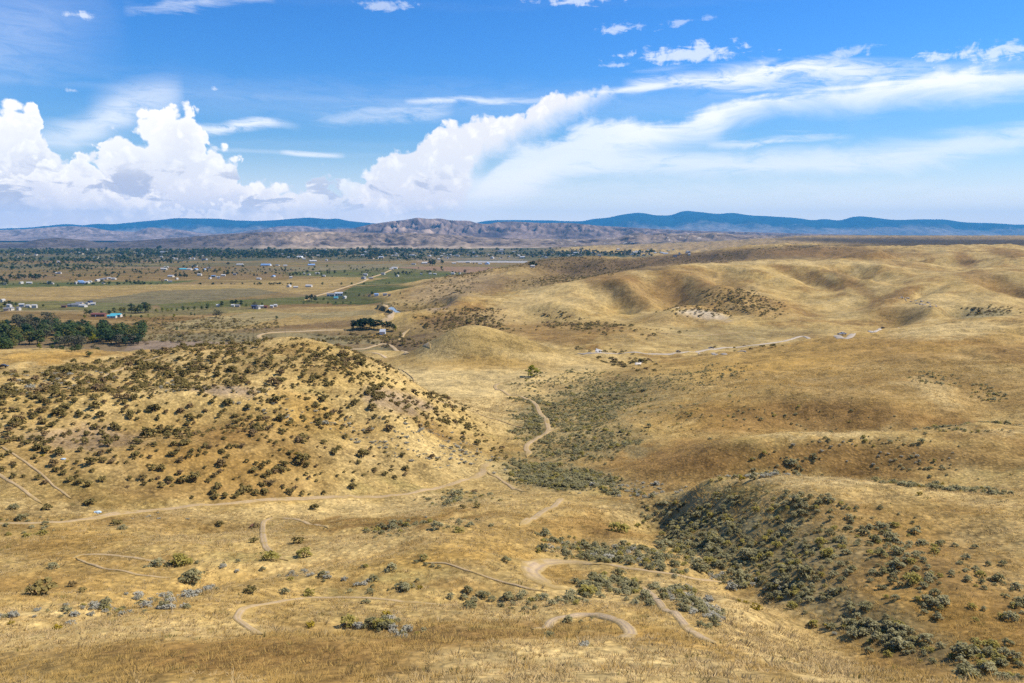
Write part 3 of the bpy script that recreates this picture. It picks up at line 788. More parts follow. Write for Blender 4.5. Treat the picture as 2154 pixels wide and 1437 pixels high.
# large drifts of ground cover, some with slope shade and lit brows painted in: (u, v, ru, rv, rot, strength, colour, d range)
for cu, cv, ru, rv, rot, k, c, d0, d1 in [
    # foreground
    (1150, 1405, 520, 48, 0, .75, PALE, 0, 60), (1700, 1410, 200, 22, 22, .7, PALE, 0, 60), (560, 1395, 330, 50, 0, .65, OCHRE, 0, 70), (560, 1380, 290, 44, 0, .75, BROWN, 0, 70),
    (170, 1400, 260, 40, 0, .5, BROWN, 0, 80), (950, 1328, 200, 18, 0, .8, BROWN, 0, 80), (1260, 1332, 170, 13, 4, .65, BROWN, 0, 80), (1350, 1330, 110, 22, 15, .7, OCHRE, 0, 80), (1560, 1385, 110, 16, 20, .6, OCHRE, 0, 70),
    (1000, 1150, 160, 35, -8, .5, OCHRE, 60, 150), (860, 1180, 200, 22, -6, .45, OCHRE, 60, 150), (150, 1140, 120, 40, 0, .6, OCHRE, 60, 150), (330, 1095, 120, 22, 0, .5, BROWN, 60, 170),
    (760, 1100, 130, 12, -5, .8, BROWN, 60, 200), (950, 1085, 110, 10, -10, .6, BROWN, 60, 200), (1260, 1110, 60, 18, 10, .5, BROWN, 60, 200), (620, 1070, 330, 12, -4, .5, PALE, 60, 200),  # brown strips also paint the shade of the swale and bank
    (850, 1070, 260, 14, -4, .5, PALE, 60, 200), (1340, 1085, 60, 25, 0, .6, PALE, 60, 200), (1190, 1050, 90, 14, 0, .5, STRAW, 60, 250),
    (280, 1240, 330, 50, 0, .35, OCHRE, 0, 110), (1620, 1330, 160, 35, 25, .55, PALE, 0, 110), (1480, 1270, 110, 22, 20, .5, PALE, 0, 110),
    (1150, 1210, 60, 26, 20, .65, OCHRE, 0, 110), (430, 1330, 200, 14, -4, .4, PALE, 0, 90),
    # right slopes
    (1900, 1240, 330, 150, 20, .72, BROWN, 40, 200), (2000, 1330, 180, 70, 15, .5, OCHRE, 40, 100), (1600, 1130, 240, 60, 12, .65, SAGEG, 60, 200), (1800, 1290, 220, 50, 25, .6, SAGEG, 40, 130),
    (1500, 1080, 110, 40, 15, .5, SAGEG, 60, 200), (1700, 1012, 190, 11, 2, .9, PALE, 60, 135), (2040, 1050, 110, 14, 8, .45, PALE, 60, 200), (2000, 1100, 180, 40, 0, .35, OCHRE, 60, 200),
    (1760, 965, 380, 36, 0, .80, BROWN, 140, 260), (1430, 960, 120, 36, -10, .5, BROWN, 120, 260), (1690, 913, 220, 5, 2, .8, PALE, 150, 195), (2080, 905, 90, 8, 0, .55, PALE, 120, 260),  # brown face and pale crest paint in the ridge's shade and light
    (1700, 878, 290, 34, 2, .80, BROWN, 205, 330), (1900, 830, 330, 70, 0, .45, BROWN, 200, 380), (1960, 825, 60, 28, 20, .6, PALE, 200, 380), (1420, 880, 130, 30, -12, .4, OCHRE, 200, 380),
    (1750, 740, 420, 36, -6, .6, OCHRE, 300, 520), (1980, 735, 260, 30, 0, .4, BROWN, 300, 520), (1560, 790, 260, 24, -6, .45, OCHRE, 280, 520), (2000, 694, 130, 16, -4, .85, PALE, 360, 520), (1350, 840, 120, 40, -20, .4, SAGEG, 200, 400),
    # bottom of the draw
    (1170, 1005, 140, 28, 5, .8, SAGEG, 140, 260), (1230, 940, 130, 40, -8, .6, SAGEG, 180, 320), (1230, 850, 130, 45, -18, .6, SAGEG, 240, 420), (1120, 890, 40, 50, 0, .6, SAGEG, 240, 420),
    (980, 800, 190, 28, 5, .75, PALE, 300, 480), (1020, 850, 110, 22, 15, .7, PALE, 250, 400), (960, 815, 110, 16, 15, .7, PALE, 250, 480),
    (1010, 735, 190, 45, 0, .8, STRAW * 0.72, 440, 540), (925, 735, 50, 34, -35, .7, PALE, 440, 540), (1170, 760, 110, 16, 8, .6, PALE, 430, 540),
    # left hill
    (330, 950, 420, 70, 0, .40, BROWN, 110, 250), (420, 1035, 300, 22, -2, .5, BROWN, 110, 200), (480, 822, 70, 13, 5, .75, SOIL, 180, 260), (840, 845, 70, 22, 18, .7, SOIL, 180, 260),
    (190, 925, 120, 22, 0, .5, SOIL, 150, 260), (700, 900, 150, 40, 20, .4, OCHRE, 150, 260), (360, 780, 360, 22, -5, .35, PALE, 180, 280), (830, 960, 220, 45, 10, .35, PALE, 140, 260), (430, 745, 180, 14, -10, .5, PALE, 200, 280),
    (150, 775, 200, 18, -6, .6, PALE, 250, 480), (100, 752, 120, 14, 0, .7, OCHRE, 300, 500), (110, 1065, 140, 12, 0, .6, PALE, 110, 140),
    # hills beyond
    (1380, 552, 170, 12, -4, .85, HEATH, 1500, 2400), (1700, 534, 220, 13, 0, .55, HEATH, 1750, 3200), (1310, 577, 120, 6, -13, .7, PALE, 1050, 1330), (1130, 619, 110, 8, -17, .6, PALE, 900, 1130), (1000, 795, 230, 26, 2, .6, PALE * 1.1, 380, 450),
    (985, 668, 90, 22, -5, .75, BROWN, 740, 930), (1150, 692, 160, 14, 0, .55, BROWN, 640, 860),
    (900, 718, 120, 14, 0, .75, HEATH, 560, 760), (950, 684, 120, 22, -8, .6, HEATH * 1.3, 640, 900), (1170, 712, 80, 14, 10, .6, BROWN, 560, 760), (1010, 765, 150, 14, 0, .4, OCHRE, 430, 500), (1060, 730, 60, 24, 30, .35, STRAW, 490, 520),
    (1000, 712, 120, 20, 0, .4, STRAW, 440, 540), (1300, 712, 120, 16, 0, .35, BROWN, 600, 760), (1450, 720, 160, 12, 0, .3, SAGEG, 600, 800), (1560, 700, 170, 14, 0, .4, SAGEG, 650, 850),
    (1320, 606, 60, 34, 30, .75, BROWN, 850, 1300), (1265, 596, 55, 18, 25, .7, BROWN, 850, 1300), (1410, 612, 45, 34, 40, .75, BROWN, 850, 1350), (1480, 590, 110, 24, 10, .45, BROWN, 950, 1400),  # browns darken the swales between spurs with painted shade
    (1730, 590, 50, 10, 30, .6, BROWN, 950, 1450), (1800, 600, 70, 12, 35, .6, BROWN, 950, 1450), (1660, 570, 60, 9, 25, .5, BROWN, 1000, 1450), (1160, 640, 170, 26, -10, .5, PALE, 800, 1150), (1620, 553, 300, 5, 0, .6, PALE, 1200, 1460),
    (1560, 640, 140, 24, 8, .5, BROWN, 800, 1020), (1480, 662, 46, 9, 8, .5, CHALK, 780, 900), (1430, 672, 90, 12, 0, .4, BROWN, 780, 900), (930, 637, 30, 14, -30, .85, SOIL, 850, 1000), (985, 640, 60, 14, 0, .4, BROWN, 850, 1100),  # soil tone on the small facet paints its shaded side
    (1880, 625, 70, 12, -25, .8, BROWN, 800, 1000), (1900, 665, 60, 24, 0, .45, BROWN, 750, 900), (2080, 590, 110, 18, 20, .65, BROWN, 900, 1150), (2060, 660, 70, 11, 0, .85, SAGEG, 740, 850), (2000, 640, 130, 24, 0, .3, PALE, 800, 1000),  # brown along the scarp paints its shaded face
    (1250, 563, 190, 24, 5, .85, HEATH, 1200, 2100), (960, 605, 110, 26, -12, .6, DUN, 1000, 1700), (1550, 537, 220, 14, -3, .85, HEATH, 1700, 3200), (1120, 590, 120, 18, -8, .6, HEATH, 1150, 1700), (1750, 530, 130, 12, 0, .55, BROWN, 1700, 3300), (1850, 540, 120, 8, 0, .5, BROWN, 1600, 2100),
    (2030, 548, 26, 14, 30, .8, BROWN, 1300, 1900), (1900, 556, 120, 6, 10, .5, BROWN, 1200, 1700), (2130, 535, 60, 10, 10, .7, BROWN, 1500, 2100),
]:
    lay(ell(cu, cv, ru, rv, rot, .45, d0, d1) * k, c)
bench = (DD > 2600) * (ZZ > 25)
lay(bench * 0.6, DUN)
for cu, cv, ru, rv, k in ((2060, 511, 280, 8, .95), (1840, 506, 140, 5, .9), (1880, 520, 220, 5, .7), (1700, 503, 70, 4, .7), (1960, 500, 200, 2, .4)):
    lay(ell(cu, cv, ru, rv, 0, .4, 2400, 7000) * k, np.array([0.050, 0.040, 0.028]))  # dark bench bands: cloud shadow painted into the ground colour
# small rocks and dead stems over the bare hills
lay((N3 + N2 > 0.9) * 0.25 * (DD < 500), SOIL)

# valley floor
val = (1 - hills) * (DD > 480)
vf = fbm(XX / 500, DD / 160, 4)
base_v = STRAW * 0.86 + 0 * alb
lay(val, STRAW * 0.52)
lay(val * sstep(-0.1, 0.4, vf) * 0.7, DUN * 0.75)
lay(val * (DD > 900) * sstep(0.0, 0.35, fbm(XX / 800 + 30, DD / 130 + 8, 4)) * 0.6, GRN * 1.35)
lay(val * sstep(0.05, 0.5, fbm(XX / 700 + 3, DD / 220 + 8, 4)) * 0.6, BROWN * 0.85)
UF, VF = UU + 8 * N2, VV + 1.2 * N2
for pts, c, k in [
    ([(-200, 598), (230, 593), (420, 590), (300, 605), (-200, 609)], GRN * 1.1, .95), ([(-200, 610), (350, 598), (560, 596), (690, 586), (740, 590), (640, 615), (300, 619), (150, 633), (-200, 634)], STRAW * .82, .8),
    ([(120, 641), (330, 612), (540, 606), (650, 606), (560, 620), (450, 632), (200, 652)], SAGEG * .8, .85), ([(330, 640), (560, 628), (720, 622), (700, 638), (600, 641), (340, 652)], GRN * 1.1, .8),
    ([(-200, 640), (120, 634), (330, 640), (300, 656), (-200, 655)], GRN * 1.3, .6), ([(690, 629), (745, 602), (910, 597), (840, 632), (770, 641), (700, 641)], GRN * .85, .95), ([(740, 586), (1000, 570), (960, 592), (905, 597), (745, 601)], GRN, .85),
    ([(480, 597), (730, 581), (830, 582), (722, 602), (690, 622), (600, 618)], STRAW * .75, .85), ([(830, 560), (1160, 564), (1010, 579), (900, 571), (800, 570)], SOIL * np.array([1.05, .85, .75]), .8), ([(600, 573), (830, 563), (995, 575), (800, 585), (600, 580)], GRN * 1.1, .8),
    ([(480, 565), (830, 555), (900, 560), (600, 573), (480, 572)], SAGEG * .9, .8), ([(500, 652), (790, 641), (800, 668), (520, 692), (440, 702), (330, 692)], STRAW * .82, .8), ([(340, 680), (560, 655), (640, 660), (480, 692), (350, 694)], SAGEG * 1.2, .6),
    ([(620, 660), (790, 652), (790, 662), (640, 672)], SAGEG * 1.1, .6), ([(290, 704), (560, 699), (680, 702), (760, 722), (560, 722), (300, 716)], SAGEG * 1.1, .6), ([(270, 722), (310, 716), (560, 724), (330, 742), (260, 738)], SOIL, .7), ([(180, 655), (340, 650), (560, 642), (560, 655), (300, 668)], GRN * 1.5, .4),
    ([(700, 735), (940, 722), (960, 742), (700, 744)], SAGEG, .7), ([(800, 716), (890, 702), (980, 698), (1020, 712), (980, 745), (830, 740)], HEATH * 1.25, .85), ([(-200, 566), (480, 560), (620, 566), (600, 590), (420, 588), (-200, 592)], BROWN * .8, .35), ([(-200, 556), (560, 552), (560, 560), (-200, 566)], DGRN, .45), ([(680, 708), (790, 706), (800, 722), (690, 726)], SAGEG * 1.1, .8), ([(780, 705), (820, 705), (822, 713), (778, 714)], OCHRE * 1.2, .9),
    ([(300, 545), (420, 542), (420, 549), (310, 551)], SOIL, .7), ([(-200, 560), (120, 556), (140, 566), (-200, 572)], SAGEG * .8, .7), ([(860, 541), (1100, 541), (1100, 552), (880, 552)], DUN * 1.3, .7), ([(960, 548), (1110, 549), (1110, 553), (960, 552)], np.array([.36, .36, .36]), .7),
]:
    lay(inpoly(pts, UF, VF) * val * k, c)
# strips inside the fields
strip = fbm(XX / 900, (DD + XX * 0.25) / 38, 3)
lay(val * (DD > 900) * sstep(0.1, 0.4, strip) * 0.30, DUN * 0.7)
lay(val * (DD > 900) * sstep(0.15, 0.45, -strip) * 0.25, PALE)
tgreen = val * (VV < 549) * (VV > 521) * (UU < 1500)
lay(tgreen * (0.35 + 0.5 * sstep(-0.1, 0.3, fbm(XX / 200, DD / 300 + 2, 4))), DGRN)
alb *= (1 + 0.13 * np.clip(N3 * 1.2, -1, 1) + 0.10 * N2)[..., None]
alb = np.clip(alb, 0.015, 0.8)

# canal bed: sink the ground under the water
CANAL = [(816, 649), (822, 645.5), (828, 646.5), (832, 651), (835, 654), (840, 656), (846, 658), (849, 660.5), (846, 662.5), (840, 664), (835, 666.5), (829, 669), (824, 671.5), (822, 669), (827, 666), (831, 662.5), (833.5, 659), (830, 656), (826, 652.5)]
CANAL_H = 7.2
cw = []
for (u, v) in CANAL:
    d = vdep(v, CANAL_H)
    cw.append((s_of(u, v) * d, d))
cu_, cv_ = screen(XX, DD, np.full_like(ZZ, CANAL_H))
inn = inpoly([(833 + (u - 833) * 1.25, 659 + (v - 659) * 1.12) for u, v in CANAL], cu_, cv_) & (DD > 700) & (DD < 1200)
ZZ = np.where(inn, np.minimum(ZZ, CANAL_H - 1.2), ZZ)
ring = inpoly([(834 + (u - 834) * 2.3, 659 + (v - 659) * 1.7) for u, v in CANAL], cu_, cv_) & ~inn & (DD > 700) & (DD < 1200)
ZZ = np.where(ring, np.clip(ZZ, CANAL_H + 0.1, CANAL_H + 1.0), ZZ)
alb[ring] = alb[ring] * 0.3 + 0.7 * SAGEG * 0.6


def principled(name, rough=0.9, spec=0.2):
    m = bpy.data.materials.new(name)
    m.use_nodes = True
    b = m.node_tree.nodes['Principled BSDF']
    b.inputs['Roughness'].default_value = rough
    b.inputs['Specular IOR Level'].default_value = spec
    return m, G(m.node_tree), b


def attr(g, name='albedo'):
    n = g.node('ShaderNodeAttribute')
    n.attribute_name = name
    return n.outputs['Color'] if name == 'albedo' else n.outputs['Fac']


def ground_material():
    m, g, b = principled('dry_grassland', 1.0, 0.1)
    co = g.node('ShaderNodeTexCoord').outputs['Object']
    a = attr(g)
    n_a = g.noise(co, 0.9, 3, 0.6)
    n_b = g.noise(co, 0.22, 3, 0.6)
    n_c = g.noise(co, 0.035, 4, 0.65)
    cl = g.voro(co, 1.15, 'F1', 0, rand=1.0)              # bunch grass clumps
    clump = g.ss(cl, 0.55, 0.15)
    n_d = g.noise(co, 2.6, 2, 0.6)
    f = g.add(g.mul(g.ss(n_a, 0.32, 0.68), 0.46), g.add(g.mul(g.ss(n_b, 0.34, 0.66), 0.40), g.add(g.mul(g.ss(n_c, 0.34, 0.66), 0.36), g.add(g.mul(clump, 0.30), g.mul(g.ss(n_d, 0.3, 0.7), 0.2)))))
    k = g.add(0.22, f)
    vm = g.node('ShaderNodeVectorMath', operation='SCALE')
    g.put(vm.inputs[0], a); g.put(vm.inputs['Scale'], k)
    tint = g.mix(g.mul(g.ss(n_b, 0.58, 0.72), 0.25), vm.outputs[0], (0.23, 0.13, 0.045))
    g.put(b.inputs['Base Color'], tint)
    hgt = g.add(g.mul(n_a, 0.10), g.add(g.mul(n_b, 0.25), g.add(g.mul(n_c, 0.8), g.mul(clump, 0.07))))
    bp = g.node('ShaderNodeBump')
    bp.inputs['Strength'].default_value = 1.0
    bp.inputs['Distance'].default_value = 1.0
    g.put(bp.inputs['Height'], hgt)
    g.put(b.inputs['Normal'], bp.outputs[0])
    return m


MAT_GROUND = ground_material()
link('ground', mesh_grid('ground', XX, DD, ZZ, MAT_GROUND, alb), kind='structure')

# land behind and below the viewpoint
def skirt():
    xs = np.linspace(-900, 900, 50); ys = np.linspace(-900, 12, 40)
    X, Y = np.meshgrid(xs, ys)
    X = X * (0.016 + 0.984 * np.clip((12 - Y) / 200, 0, 1))
    Z = 90.8 + fbm(X / 90, Y / 90, 3) * np.clip((12 - Y) / 60, 0, 1) * 6 - np.clip(-Y - 60, 0, 900) * 0.05
    Z[-1] = height(X[-1], np.full(50, 12.02)) - 0.02
    c = np.empty(X.shape + (3,)); c[:] = STRAW
    return mesh_grid('ground', X, Y, Z, MAT_GROUND, c)


link('ground', skirt(), kind='structure')

# ------------------------------------------------------------------ bluffs and mountains beyond the valley
def far_material(name, rough_scale):
    m, g, b = principled(name, 1.0, 0.05)
    a = attr(g)
    co = g.node('ShaderNodeTexCoord').outputs['Object']
    n1 = g.noise(co, rough_scale, 5, 0.65)
    n2 = g.noise(co, rough_scale * 5, 3, 0.6)
    k = g.add(0.45, g.add(g.mul(g.ss(n1, 0.3, 0.7), 0.65), g.mul(n2, 0.45)))
    vm = g.node('ShaderNodeVectorMath', operation='SCALE')
    g.put(vm.inputs[0], a); g.put(vm.inputs['Scale'], k)
    g.put(b.inputs['Base Color'], vm.outputs[0])
    return m


def ridge(name, crest, dc, db, zb, amp, wl, colfn, mat, back=1.5, ns=620, nt=64, prof=0.9, jag=0.0, seed=0.0):
    cs = np.array([s_of(u, v) for u, v in crest]); ce = np.array([(P(u, v, dc)[2]) for u, v in crest])
    s = np.linspace(cs[0], cs[-1], ns)
    zc = np.interp(s, cs, ce)
    k = np.ones(7) / 7
    zc = np.convolve(np.pad(zc, 3, 'edge'), k, 'valid')
    zc = zc + jag * fbm(s * 60 + seed, s * 0 + seed, 4)
    t = np.linspace(0, back, nt)
    S, T = np.meshgrid(s, t)
    wob = 1 + 0.05 * fbm(S * 9 + seed, S * 0 + 3.3 + seed, 3)
    D = (db + (dc * np.where(T < 1, 1, 1) - db) * T) * np.where(T < 1, wob * (1 - T) + T, 1)
    X = S * D
    up = np.clip(T, 0, 1) ** prof
    dn = np.clip((T - 1) / (back - 1), 0, 1)
    Zc = np.broadcast_to(zc, T.shape)
    Z = zb + (Zc - zb) * up * (1 - dn * 0.75)
    env = np.sin(np.pi * np.clip(T, 0, 1)) ** 0.7 * np.clip((Zc - zb) / 100, 0, 3)
    wx = X + wl * 0.5 * fbm(X / wl / 2 + seed, D / wl / 2, 3)
    r = ridged(wx / wl + seed, D / wl / 3.2 + seed, 5, 0.55)
    r2 = ridged((wx * 0.8 + D * 0.6) / wl * 2.3 + seed, (D * 0.8 - wx * 0.6) / wl * 1.2, 4, 0.55)
    Z = Z + env * amp * (0.7 * r + 0.45 * r2 - 0.45)
    Zlim = CAMZ + (Zc - CAMZ) * D / dc                    # keep the spurs under the traced skyline
    Z = np.where(T < 1, np.minimum(Z, Zlim - (1 - T) * 0.5), Z)
    U, V = screen(X, D, Z)
    c = colfn(X, D, Z, U, V, T, r, r2)
    return link(name, mesh_grid(name, X, D, Z, mat, c), kind='structure')


def mixc(f, a, b):
    f = np.clip(f, 0, 1)[..., None]
    return a * (1 - f) + b * f


def col_bluff(X, D, Z, U, V, T, r, r2):
    n = fbm(X / 260, D / 260, 5, 0.6); n2 = fbm(X / 700, D / 900 + 4, 4)
    c = mixc(sstep(-0.25, 0.35, n + 0.5 * r2 - 0.1), np.array([0.050, 0.040, 0.042]), np.array([0.245, 0.180, 0.128]))
    c = mixc(sstep(0.05, 0.4, n2) * 0.6, c, np.array([0.42, 0.31, 0.20]))
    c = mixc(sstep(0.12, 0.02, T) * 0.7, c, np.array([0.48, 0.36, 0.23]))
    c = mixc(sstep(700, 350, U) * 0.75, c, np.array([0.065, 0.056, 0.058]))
    c = mixc((fbm(X / 90 + 7, D / 90, 3) > 0.42) * sstep(1000, 1200, U) * 0.8, c, np.array([0.6, 0.52, 0.42]))
    return c


def col_mid(X, D, Z, U, V, T, r, r2):
    n = fbm(X / 500, D / 500 + 2, 5, 0.6)
    c = mixc(sstep(-0.2, 0.4, n + 0.35 * r2), np.array([0.065, 0.052, 0.058]), np.array([0.235, 0.170, 0.138]))
    c = mixc(sstep(0.08, 0.02, np.abs((U - 870) / 900)) * sstep(0.0, 0.3, n) * 0.8, c, np.array([0.44, 0.32, 0.22]))
    return c


def col_purple(X, D, Z, U, V, T, r, r2):
    n = fbm(X / 600, D / 700 + 2, 5, 0.6)
    return mixc(sstep(-0.3, 0.4, n + 0.3 * r2), np.array([0.11, 0.095, 0.10]), np.array([0.27, 0.21, 0.19]))


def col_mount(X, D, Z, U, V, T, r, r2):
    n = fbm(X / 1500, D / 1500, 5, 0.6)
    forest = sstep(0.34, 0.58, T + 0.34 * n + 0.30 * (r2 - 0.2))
    return mixc(forest, mixc(sstep(-.3, .4, n), np.array([0.13, 0.12, 0.11]), np.array([0.27, 0.22, 0.18])), np.array([0.010, 0.034, 0.042]))  # conifer tone pushed to blue, painting some air haze into it


MF1, MF2, MF3 = far_material('bluff_soil', 0.012), far_material('far_hill_soil', 0.008), far_material('forested_mountain', 0.005)
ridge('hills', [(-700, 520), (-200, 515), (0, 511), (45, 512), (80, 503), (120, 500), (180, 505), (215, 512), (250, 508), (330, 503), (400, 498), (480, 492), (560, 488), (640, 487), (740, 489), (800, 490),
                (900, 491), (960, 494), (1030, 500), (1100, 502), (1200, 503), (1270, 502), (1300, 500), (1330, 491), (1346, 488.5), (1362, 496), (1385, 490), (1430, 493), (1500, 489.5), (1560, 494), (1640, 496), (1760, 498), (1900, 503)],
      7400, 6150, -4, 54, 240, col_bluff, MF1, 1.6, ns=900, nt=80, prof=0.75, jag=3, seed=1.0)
ridge('hills', [(560, 500), (620, 488), (680, 482), (740, 481), (780, 472), (820, 466), (850, 463), (878, 457.5), (900, 461), (925, 459.5), (950, 464), (985, 464), (1005, 470), (1025, 472), (1046, 467), (1080, 466), (1130, 469), (1200, 469),
                (1260, 475), (1330, 479), (1440, 485), (1600, 489), (1750, 493), (2000, 497)],
      12500, 9300, 35, 80, 520, col_mid, MF2, 1.4, prof=0.8, jag=5, seed=5.0)
ridge('hills', [(-700, 492), (-200, 487), (0, 484), (60, 482), (110, 477.5), (150, 476), (190, 478), (235, 486), (285, 488), (312, 478), (340, 480), (384, 484), (420, 490), (480, 492), (555, 481), (590, 476), (640, 475), (685, 484), (760, 487), (860, 492)],
      15500, 11500, 20, 75, 850, col_purple, MF2, 1.4, prof=0.8, jag=6, seed=9.0)
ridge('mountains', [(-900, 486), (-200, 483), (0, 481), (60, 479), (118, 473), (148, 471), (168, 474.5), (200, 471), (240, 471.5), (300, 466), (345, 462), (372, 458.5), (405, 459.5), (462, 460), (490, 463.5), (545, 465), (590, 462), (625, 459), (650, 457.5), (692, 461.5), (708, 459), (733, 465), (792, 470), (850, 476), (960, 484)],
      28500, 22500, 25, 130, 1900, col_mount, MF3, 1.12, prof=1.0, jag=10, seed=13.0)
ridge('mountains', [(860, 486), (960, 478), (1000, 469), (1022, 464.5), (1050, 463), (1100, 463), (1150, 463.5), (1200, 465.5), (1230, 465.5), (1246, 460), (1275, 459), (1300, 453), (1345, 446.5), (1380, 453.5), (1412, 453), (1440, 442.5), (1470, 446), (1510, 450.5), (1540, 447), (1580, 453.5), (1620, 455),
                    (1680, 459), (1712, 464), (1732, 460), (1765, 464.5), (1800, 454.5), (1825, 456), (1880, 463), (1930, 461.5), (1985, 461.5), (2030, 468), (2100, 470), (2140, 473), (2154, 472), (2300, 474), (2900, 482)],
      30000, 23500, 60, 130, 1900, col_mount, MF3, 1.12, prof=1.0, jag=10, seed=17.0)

# ------------------------------------------------------------------ air
def haze():
    bm = bmesh.new()
    bmesh.ops.create_cube(bm, size=1.0)
    for v in bm.verts:
        v.co.x *= 90000; v.co.y = v.co.y * 37500 + 16250; v.co.z = (v.co.z + 0.5) * 1200 - 60
    me = bpy.data.meshes.new('haze'); bm.to_mesh(me); bm.free()
    m = bpy.data.materials.new('haze'); m.use_nodes = True
    nt = m.node_tree; nt.nodes.clear()
    o = nt.nodes.new('ShaderNodeOutputMaterial'); p = nt.nodes.new('ShaderNodeVolumePrincipled')
    p.inputs['Color'].default_value = (0.10, 0.50, 1.0, 1)
    p.inputs['Density'].default_value = HAZE_DENSITY
    p.inputs['Anisotropy'].default_value = 0.0
    nt.links.new(p.outputs[0], o.inputs['Volume'])
    me.materials.append(m)
    link('haze', me, kind='stuff')


HAZE_DENSITY = 2.8e-5
haze()
# ------------------------------------------------------------------ tracks and roads
def catmull(pts, n=14):
    pts = [np.array(p, float) for p in pts]
    if len(pts) < 3:
        return [pts[0] + (pts[1] - pts[0]) * t for t in np.linspace(0, 1, n)]
    ext = [2 * pts[0] - pts[1]] + pts + [2 * pts[-1] - pts[-2]]
    out = []
    for i in range(1, len(ext) - 2):
        p0, p1, p2, p3 = ext[i - 1:i + 3]
        for t in np.linspace(0, 1, n, endpoint=False):
            out.append(0.5 * (2 * p1 + (p2 - p0) * t + (2 * p0 - 5 * p1 + 4 * p2 - p3) * t * t + (3 * p1 - p0 - 3 * p2 + p3) * t ** 3))
    out.append(pts[-1])
    return out


def mat_vertex(name, rough=0.95, nscale=1.6, namp=0.5, bump=0.15):
    m, g, b = principled(name, rough, 0.15)
    co = g.node('ShaderNodeTexCoord').outputs['Object']
    n1 = g.noise(co, nscale, 4, 0.65)
    n2 = g.noise(co, nscale * 0.17, 3, 0.6)
    vm = g.node('ShaderNodeVectorMath', operation='SCALE')
    g.put(vm.inputs[0], attr(g)); g.put(vm.inputs['Scale'], g.add(1 - namp * 0.75, g.mul(g.add(n1, g.mul(n2, 0.5)), namp)))
    g.put(b.inputs['Base Color'], vm.outputs[0])
    bp = g.node('ShaderNodeBump'); bp.inputs['Strength'].default_value = 0.8; bp.inputs['Distance'].default_value = bump
    g.put(bp.inputs['Height'], n1); g.put(b.inputs['Normal'], bp.outputs[0])
    return m


MAT_TRACK = mat_vertex('dusty_track')
TRACK_PTS = []                                   # world points, keeps plants off the tracks


def track(name, pix, width, kind='rut', col=DIRT, dmin=14, dmax=4000, closed=False):
    w0 = []
    for p in pix:
        h = ground_hit(p[0], p[1], dmin, dmax)
        if h: w0.append(h)
    if len(w0) < 2: return
    c = np.array(catmull([(a, b) for a, b, _ in w0], 12))
    seg = np.hypot(*np.diff(c, axis=0).T); L_ = np.concatenate([[0], np.cumsum(seg)])
    n = int(min(400, max(12, L_[-1] / max(0.5, 0.005 * w0[0][1]))))
    q = np.linspace(0, L_[-1], n)
    x = np.interp(q, L_, c[:, 0]); y = np.interp(q, L_, c[:, 1])
    tx = np.gradient(x); ty = np.gradient(y); ln = np.hypot(tx, ty) + 1e-9
    nx, ny = ty / ln, -tx / ln
    m = 9
    f = np.linspace(-1, 1, m)
    jl = fbm(q / 3.1 + len(TRACK_PTS), q * 0 + 1.7, 4) * 0.35; jr = fbm(q / 2.7, q * 0 + 8.1 + len(TRACK_PTS), 4) * 0.35
    wid = width / 2 * (1 + 0.22 * fbm(q / 14 + 3.3 * len(TRACK_PTS), q * 0, 3))
    taper = np.clip(np.minimum(q, L_[-1] - q) / (width * 2.0), 0.05, 1) ** 0.7
    off = np.where(f[None] < 0, f[None] * (1 + np.where(np.abs(f) > .7, 1, 0)[None] * jl[:, None]), f[None] * (1 + np.where(np.abs(f) > .7, 1, 0)[None] * jr[:, None]))
    off = off * (wid * taper)[:, None]
    X = x[:, None] + nx[:, None] * off; Y = y[:, None] + ny[:, None] * off
    lift = 0.05 + 0.00055 * Y
    prof = 1 - np.abs(f) ** 4
    Z = height(X, Y) + lift * (0.15 + prof[None]) 
    rut = np.exp(-((np.abs(f) - 0.48) / 0.2) ** 2)
    g1 = fbm(X / 1.3, Y / 1.3, 3)
    colr = np.empty(X.shape + (3,)); colr[:] = col
    if kind == 'rut':
        mid = np.clip(1 - rut[None] - 0.2 + 0.6 * g1, 0, 1) * 0.8
        colr = mixc(mid, colr, STRAW * 0.95)
        colr = mixc(np.broadcast_to(rut[None] * 0.35, X.shape), colr, SOIL * 1.5)
    elif kind == 'many':
        st = np.sin(f * 9.5)[None] + 0.6 * g1
        colr = mixc(sstep(0.1, 0.9, st) * 0.8, colr, SOIL * 1.15)
        colr = mixc(sstep(0.4, 0.9, -st) * 0.5, colr, PALE * 1.05)
    edge = np.clip(sstep(0.55, 1.0, np.abs(f))[None] + 0.9 * sstep(0.05, 0.5, fbm(X / 2.2 + 50, Y / 2.2, 3)), 0, 0.92)
    if kind != 'gravel':
        colr = mixc(edge, colr, STRAW * 0.92)
    if kind != 'gravel':                            # grass takes over where a track peters out
        fade = np.clip(np.minimum(q, L_[-1] - q) / (width * 5.0), 0, 1)[:, None]
        colr = mixc(np.clip((1 - fade) * 0.9 + 0.25 * g1 * (1 - fade), 0, 0.95) + 0 * X, colr, STRAW * 0.92)
    me = mesh_grid(name, X, Y, Z, MAT_TRACK, colr)
    link(name, me, kind='structure')
    TRACK_PTS.append(np.stack([x, y, np.full(n, width * 0.5)], 1))


